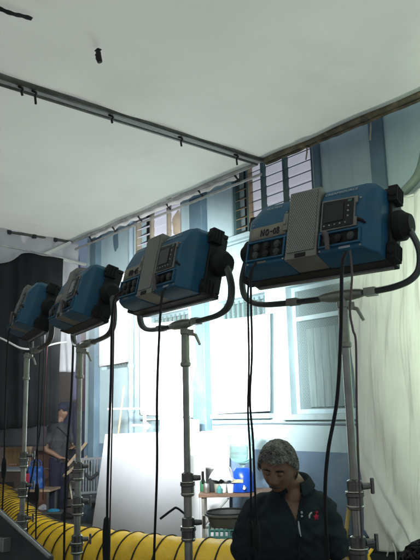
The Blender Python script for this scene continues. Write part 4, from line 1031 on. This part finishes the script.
# collar: folded band round the neck, open at the front
m = MB()
def fcol(u, v):
    a = -PI/2+.42+u*(2*PI-.84); ca, sa = math.cos(a), math.sin(a); fr = max(0, -sa)
    r = .070+.006*v; z = nk.z+.022+.014*max(0, sa)-.03*fr; drop = .044+.020*fr**3
    w_ = v*2
    if w_ <= 1: return (nk.x+ca*(r+.004), nk.y+.008+sa*(r+.004)-.0*fr, z-.025+.045*w_)
    k = w_-1; return (nk.x+ca*(r+.006+.022*k), nk.y+.008+sa*(r+.006+.026*k)-.012*fr*k, z+.020-drop*k)
m.grid(fcol, 60, 10); m.build('collar', M_polo, sh, solid=.005, ang=180)
m = MB(); a = [on_shirt(cx0+.016, .985+.0*k, .004) for k in range(1)]
for s in (0,):
    pts = [on_shirt(cx0+.014, z, .004) for z in (.985, .95, .91, .87)]
    m.tube(pts, .010, 6, sx=.5)
m.build('placket', M_polo, sh)
for sg in (-1, 1):
    m = MB(); pts = [on_shirt(cx0+.012*(1.1-z)/.1+sg*(.008+.036*max(0, (z-1.035)/.10)), z, .003) for z in (1.015, 1.035, 1.055, 1.075, 1.10, 1.12)]
    m.tube(pts, .0075, 8); m.build('placket_edge', M_polo, sh)
for k, z in enumerate((.955, .90)):
    m = MB(); c = on_shirt(cx0+.014, z, .008); m.ell(c, (.006, .003, .006), 10, 6); m.build('button', M_gray, sh)
m = MB(); m.tube([on_shirt(cx0+.018, 1.035, .010), on_shirt(cx0+.019, 1.015, .010), on_shirt(cx0+.022, .99, .010), on_shirt(cx0+.026, .972, .010)], [.003, .0045, .004, .003], 8)
m.build('pale_clip', M_print, sh)
m = MB()
for z in (1.075, 1.06): m.tube([on_shirt(cx0+.034, z, .012), on_shirt(cx0+.036, z-.008, .012)], .005, 6)
m.build('pale_clip', M_print, sh)
# emblem on the chest
ex, ez = .118, 1.055
m = MB(); pts = [(-.020, -.010), (-.021, .004), (-.013, .015), (-.003, .018), (-.004, .010), (-.011, .006), (-.014, -.008)]
m.add([on_shirt(ex-.004+a, ez+b, .0062) for a, b in pts], [list(range(len(pts)))]); m.build('white_emblem', mat('emblem_white', (.6, .6, .6), .8), sh, solid=.001)
m = MB()
for c0, R0, R1, n in [((.012, -.006), .016, .008, 5), ((.015, .012), .009, .005, 6)]:
    pts = [((R0 if k % 2 == 0 else R1)*math.cos(PI*k/n+PI/2)+c0[0], (R0 if k % 2 == 0 else R1)*math.sin(PI*k/n+PI/2)+c0[1]) for k in range(2*n)]
    ctr = on_shirt(ex+c0[0], ez+c0[1], .0066); i0 = [on_shirt(ex+a, ez+b, .0062) for a, b in pts]
    m.add([ctr]+i0, [[0, k+1, (k+1) % (2*n)+1] for k in range(2*n)])
m.build('red_emblem', mat('emblem_red', (.50, .02, .06), .8), sh, solid=.001)
# face details
curly_hair('hair', H, man, M_hair, 3, front=.058, back=-.055, tuft=2800, thick=.016, r=.0055)
for s in (-1, 1):
    m = MB(); m.ell((s*.0305, -.0745, .011), (.0135, .0125, .0115), 16, 12); m.xf(H); e = m.build('eyelid', M_skin, man)
    m = MB(); m.tube([(s*.018, -.085, .006), (s*.0305, -.0885, .0035), (s*.043, -.083, .007)], .0010, 6); m.xf(H); m.build('eyelash', M_hairblk, e)
    m = MB(); n = 12; m.tube([(s*(.014+.036*k/n), -.0955+.0005*(k-4)**2*.35, .030+.005*math.sin(PI*k/n)) for k in range(n+1)], [.0022+.0025*math.sin(PI*(k+.5)/(n+1)) for k in range(n+1)], 6); m.xf(H); m.build('eyebrow', M_hairblk, man)
m = MB(); n = 14; m.tube([(-.025+.050*k/n, -.0975+.0115*((k-7)/7)**2, -.0495-.0010*abs(k-7)) for k in range(n+1)], [.0015+.0045*math.sin(PI*(k+.3)/(n+.6)) for k in range(n+1)], 6); m.xf(H); m.build('moustache', mat('greying_hair', (.05, .047, .043), .8, var=.5, scale=80), man)
# the case he sits on
t = thing('flight_case', 'black flight case the grey haired man sits on', 'case', mp+Vector((0, 0, 0)), face)
m = MB(); m.box((.01, .12, .245), (.55, .44, .47)); m.build('case_body', M_blk, t, bevel=.01)
m = MB()
for z in (.02, .47): m.box((.01, .12, z), (.558, .448, .02))
m.build('case_trim', M_alu, t)

# --- person in the cap at the back
bp = onfloor(58, 9.9)
face2 = math.atan2(CP.y-bp.y, CP.x-bp.x)+PI/2+.9
P2 = dict(skin=M_skinl, voxel=.010, head=(.03, -.03, 1.60), yaw=-.2, pitch=.12, neck=(0, 0, 1.44), sleeve=.6,
          torso=[((0, .0, .84), .165, .115), ((0, 0, .98), .165, .12), ((0, -.01, 1.15), .185, .125), ((0, 0, 1.30), .195, .115), ((0, .0, 1.375), .165, .085), ((0, .0, 1.42), .10, .065), ((0, 0, 1.45), .065, .055)],
          arms={-1: ((-.20, .0, 1.34), (-.255, .05, 1.06), (-.16, -.14, .93), (.5, -.5, -.2), (0, .3, 1)), 1: ((.195, -.02, 1.34), (.235, -.06, 1.06), (.06, -.25, 1.06), (-.8, -.3, .15), (0, .3, 1))},
          legs=[((-.085, 0, .86), (-.10, -.01, .47), (-.11, .02, .08), (-.13, -.14, .03)), ((.085, 0, .86), (.10, -.03, .47), (.10, .0, .08), (.14, -.15, .03))])
pb_, H2, b2, s2 = person('person', 'person in dark cap, grey t-shirt and navy trousers standing beside the black drape', bp, face2, P2)
so2 = link_mesh('t_shirt', s2, M_tee, pb_); legs(pb_, P2, M_navy, M_shoe)
curly_hair('hair', H2, pb_, M_hairblk, 5, front=.06, back=-.06, tuft=150, thick=.008, r=.008)
m = MB(); m.lathe([(.086, .045), (.090, .06), (.088, .085), (.075, .115), (.045, .138), (.005, .143)], (0, .004, 0), n=24); 
m.grid(lambda u, v: ((u-.5)*.15, -.075-.075*v*math.sin(PI*(.15+.7*u)), .052-.018*v-.012*(2*u-1)**2), 14, 6); m.xf(H2); m.build('cap', M_navyc, pb_, solid=.004)
m = MB(); m.tube(spline([(-.17, -.09, 1.38), (-.03, -.15, 1.25), (.14, -.15, 1.05), (.19, -.06, .93)], 6), .014, 8, sx=.5); m.build('shoulder_strap', M_rub, pb_)
for s, xx in ((-1, -.16), (1, .10)):
    m = MB(); m.box((xx, -.125, .91), (.05, .03, .07)); m.build('belt_pouch', M_rub, pb_, bevel=.006)

# --- seated crew member whose hair shows at the lower right edge
cp_ = atD(424, 556, 2.05); zt = atD(412, 545, 2.05).z; cp_.z = 0
P3 = dict(skin=M_skin, voxel=.010, head=(0, -.02, zt-.135), yaw=0, pitch=.25, neck=(0, .02, zt-.30),
          torso=[((0, .03, .44), .17, .12), ((0, .03, .55), .175, .125), ((0, .03, zt-.48), .195, .12), ((0, .03, zt-.37), .165, .09), ((0, .03, zt-.32), .10, .065), ((0, .03, zt-.29), .065, .055)],
          arms={-1: ((-.20, .03, zt-.40), (-.24, .0, zt-.66), (-.12, -.25, .50), (.3, -.9, -.1), (0, .2, 1)), 1: ((.20, .03, zt-.40), (.24, .0, zt-.66), (.12, -.25, .50), (-.3, -.9, -.1), (0, .2, 1))},
          legs=[((-.09, .02, .44), (-.12, -.42, .46), (-.12, -.40, .08), (-.12, -.56, .03)), ((.09, .02, .44), (.12, -.42, .46), (.12, -.40, .08), (.12, -.56, .03))])
pc_, H3, b3, s3 = person('person', 'seated person with thick black hair, only the hair showing at the lower right corner', cp_, -.5+PI, P3)
link_mesh('t_shirt', s3, M_gray, pc_); legs(pc_, P3, M_trou, M_shoe)
curly_hair('hair', H3, pc_, M_hairblk, 8, front=.05, back=-.08, tuft=900, thick=.022, r=.012)
t = thing('low_stool', 'low wooden stool under the seated black haired person', 'stool', cp_, -.5+PI)
m = MB(); m.box((0, .04, .315), (.36, .34, .04)); m.build('seat', M_wood, t, bevel=.01)
for x in (-.15, .15):
    for y in (-.10, .18): m = MB(); m.tube([(x*1.1, y*1.1, 0), (x, y, .30)], .02, 8); m.build('leg', M_wood, t)
# dark crates and a yellow strap below the muslin
t = thing('storage_trunk', 'dark green black trunk standing below the hem of the muslin drape', 'trunk', onfloor(392, 5.6), YAW-.6)
m = MB(); m.box((0, 0, .20), (1.1, .45, .36)); m.build('trunk_body', mat('trunk_green', (.02, .03, .03), .5, var=.3), t, bevel=.012)
m = MB(); m.box((0, 0, .395), (1.12, .47, .03)); m.build('trunk_lid', M_blk, t, bevel=.006)
for k, (a, b, c) in enumerate([((362, 548), (368, 556), (372, 566)), ((346, 560), (343, 551), (339, 566)), ((372, 549), (366, 558), (362, 570))]):
    m = MB(); m.tube(spline([atD(*a, 5.0), atD(*b, 4.95), atD(*c, 4.9)], 5), .018, 8, sx=.4)
    tag(m.build('yellow_strap', M_yel), ['yellow strap end curving beside the right stand, below the muslin corner', 'yellow strap showing under the seated man\'s left arm', 'yellow strap crossing another near the lower right stand'][k], 'strap')

# ------------------------------------------------------------------ thin haze volume added for bloom and lifted darks
m = MB(); m.box((-4, 2, 5.5), (34, 34, 13.2)); hz = m.build('haze', None, smooth=False); hz.data.materials.clear()
hm = bpy.data.materials.new('haze_air'); hm.use_nodes = True; n = hm.node_tree.nodes; n.remove(n['Principled BSDF'])
v = n.new('ShaderNodeVolumePrincipled'); v.inputs['Color'].default_value = (.92, .95, .93, 1); v.inputs['Density'].default_value = HAZE; v.inputs['Anisotropy'].default_value = .3
hm.node_tree.links.new(v.outputs[0], n['Material Output'].inputs['Volume']); hz.data.materials.append(hm); tag(hz, kind='stuff')
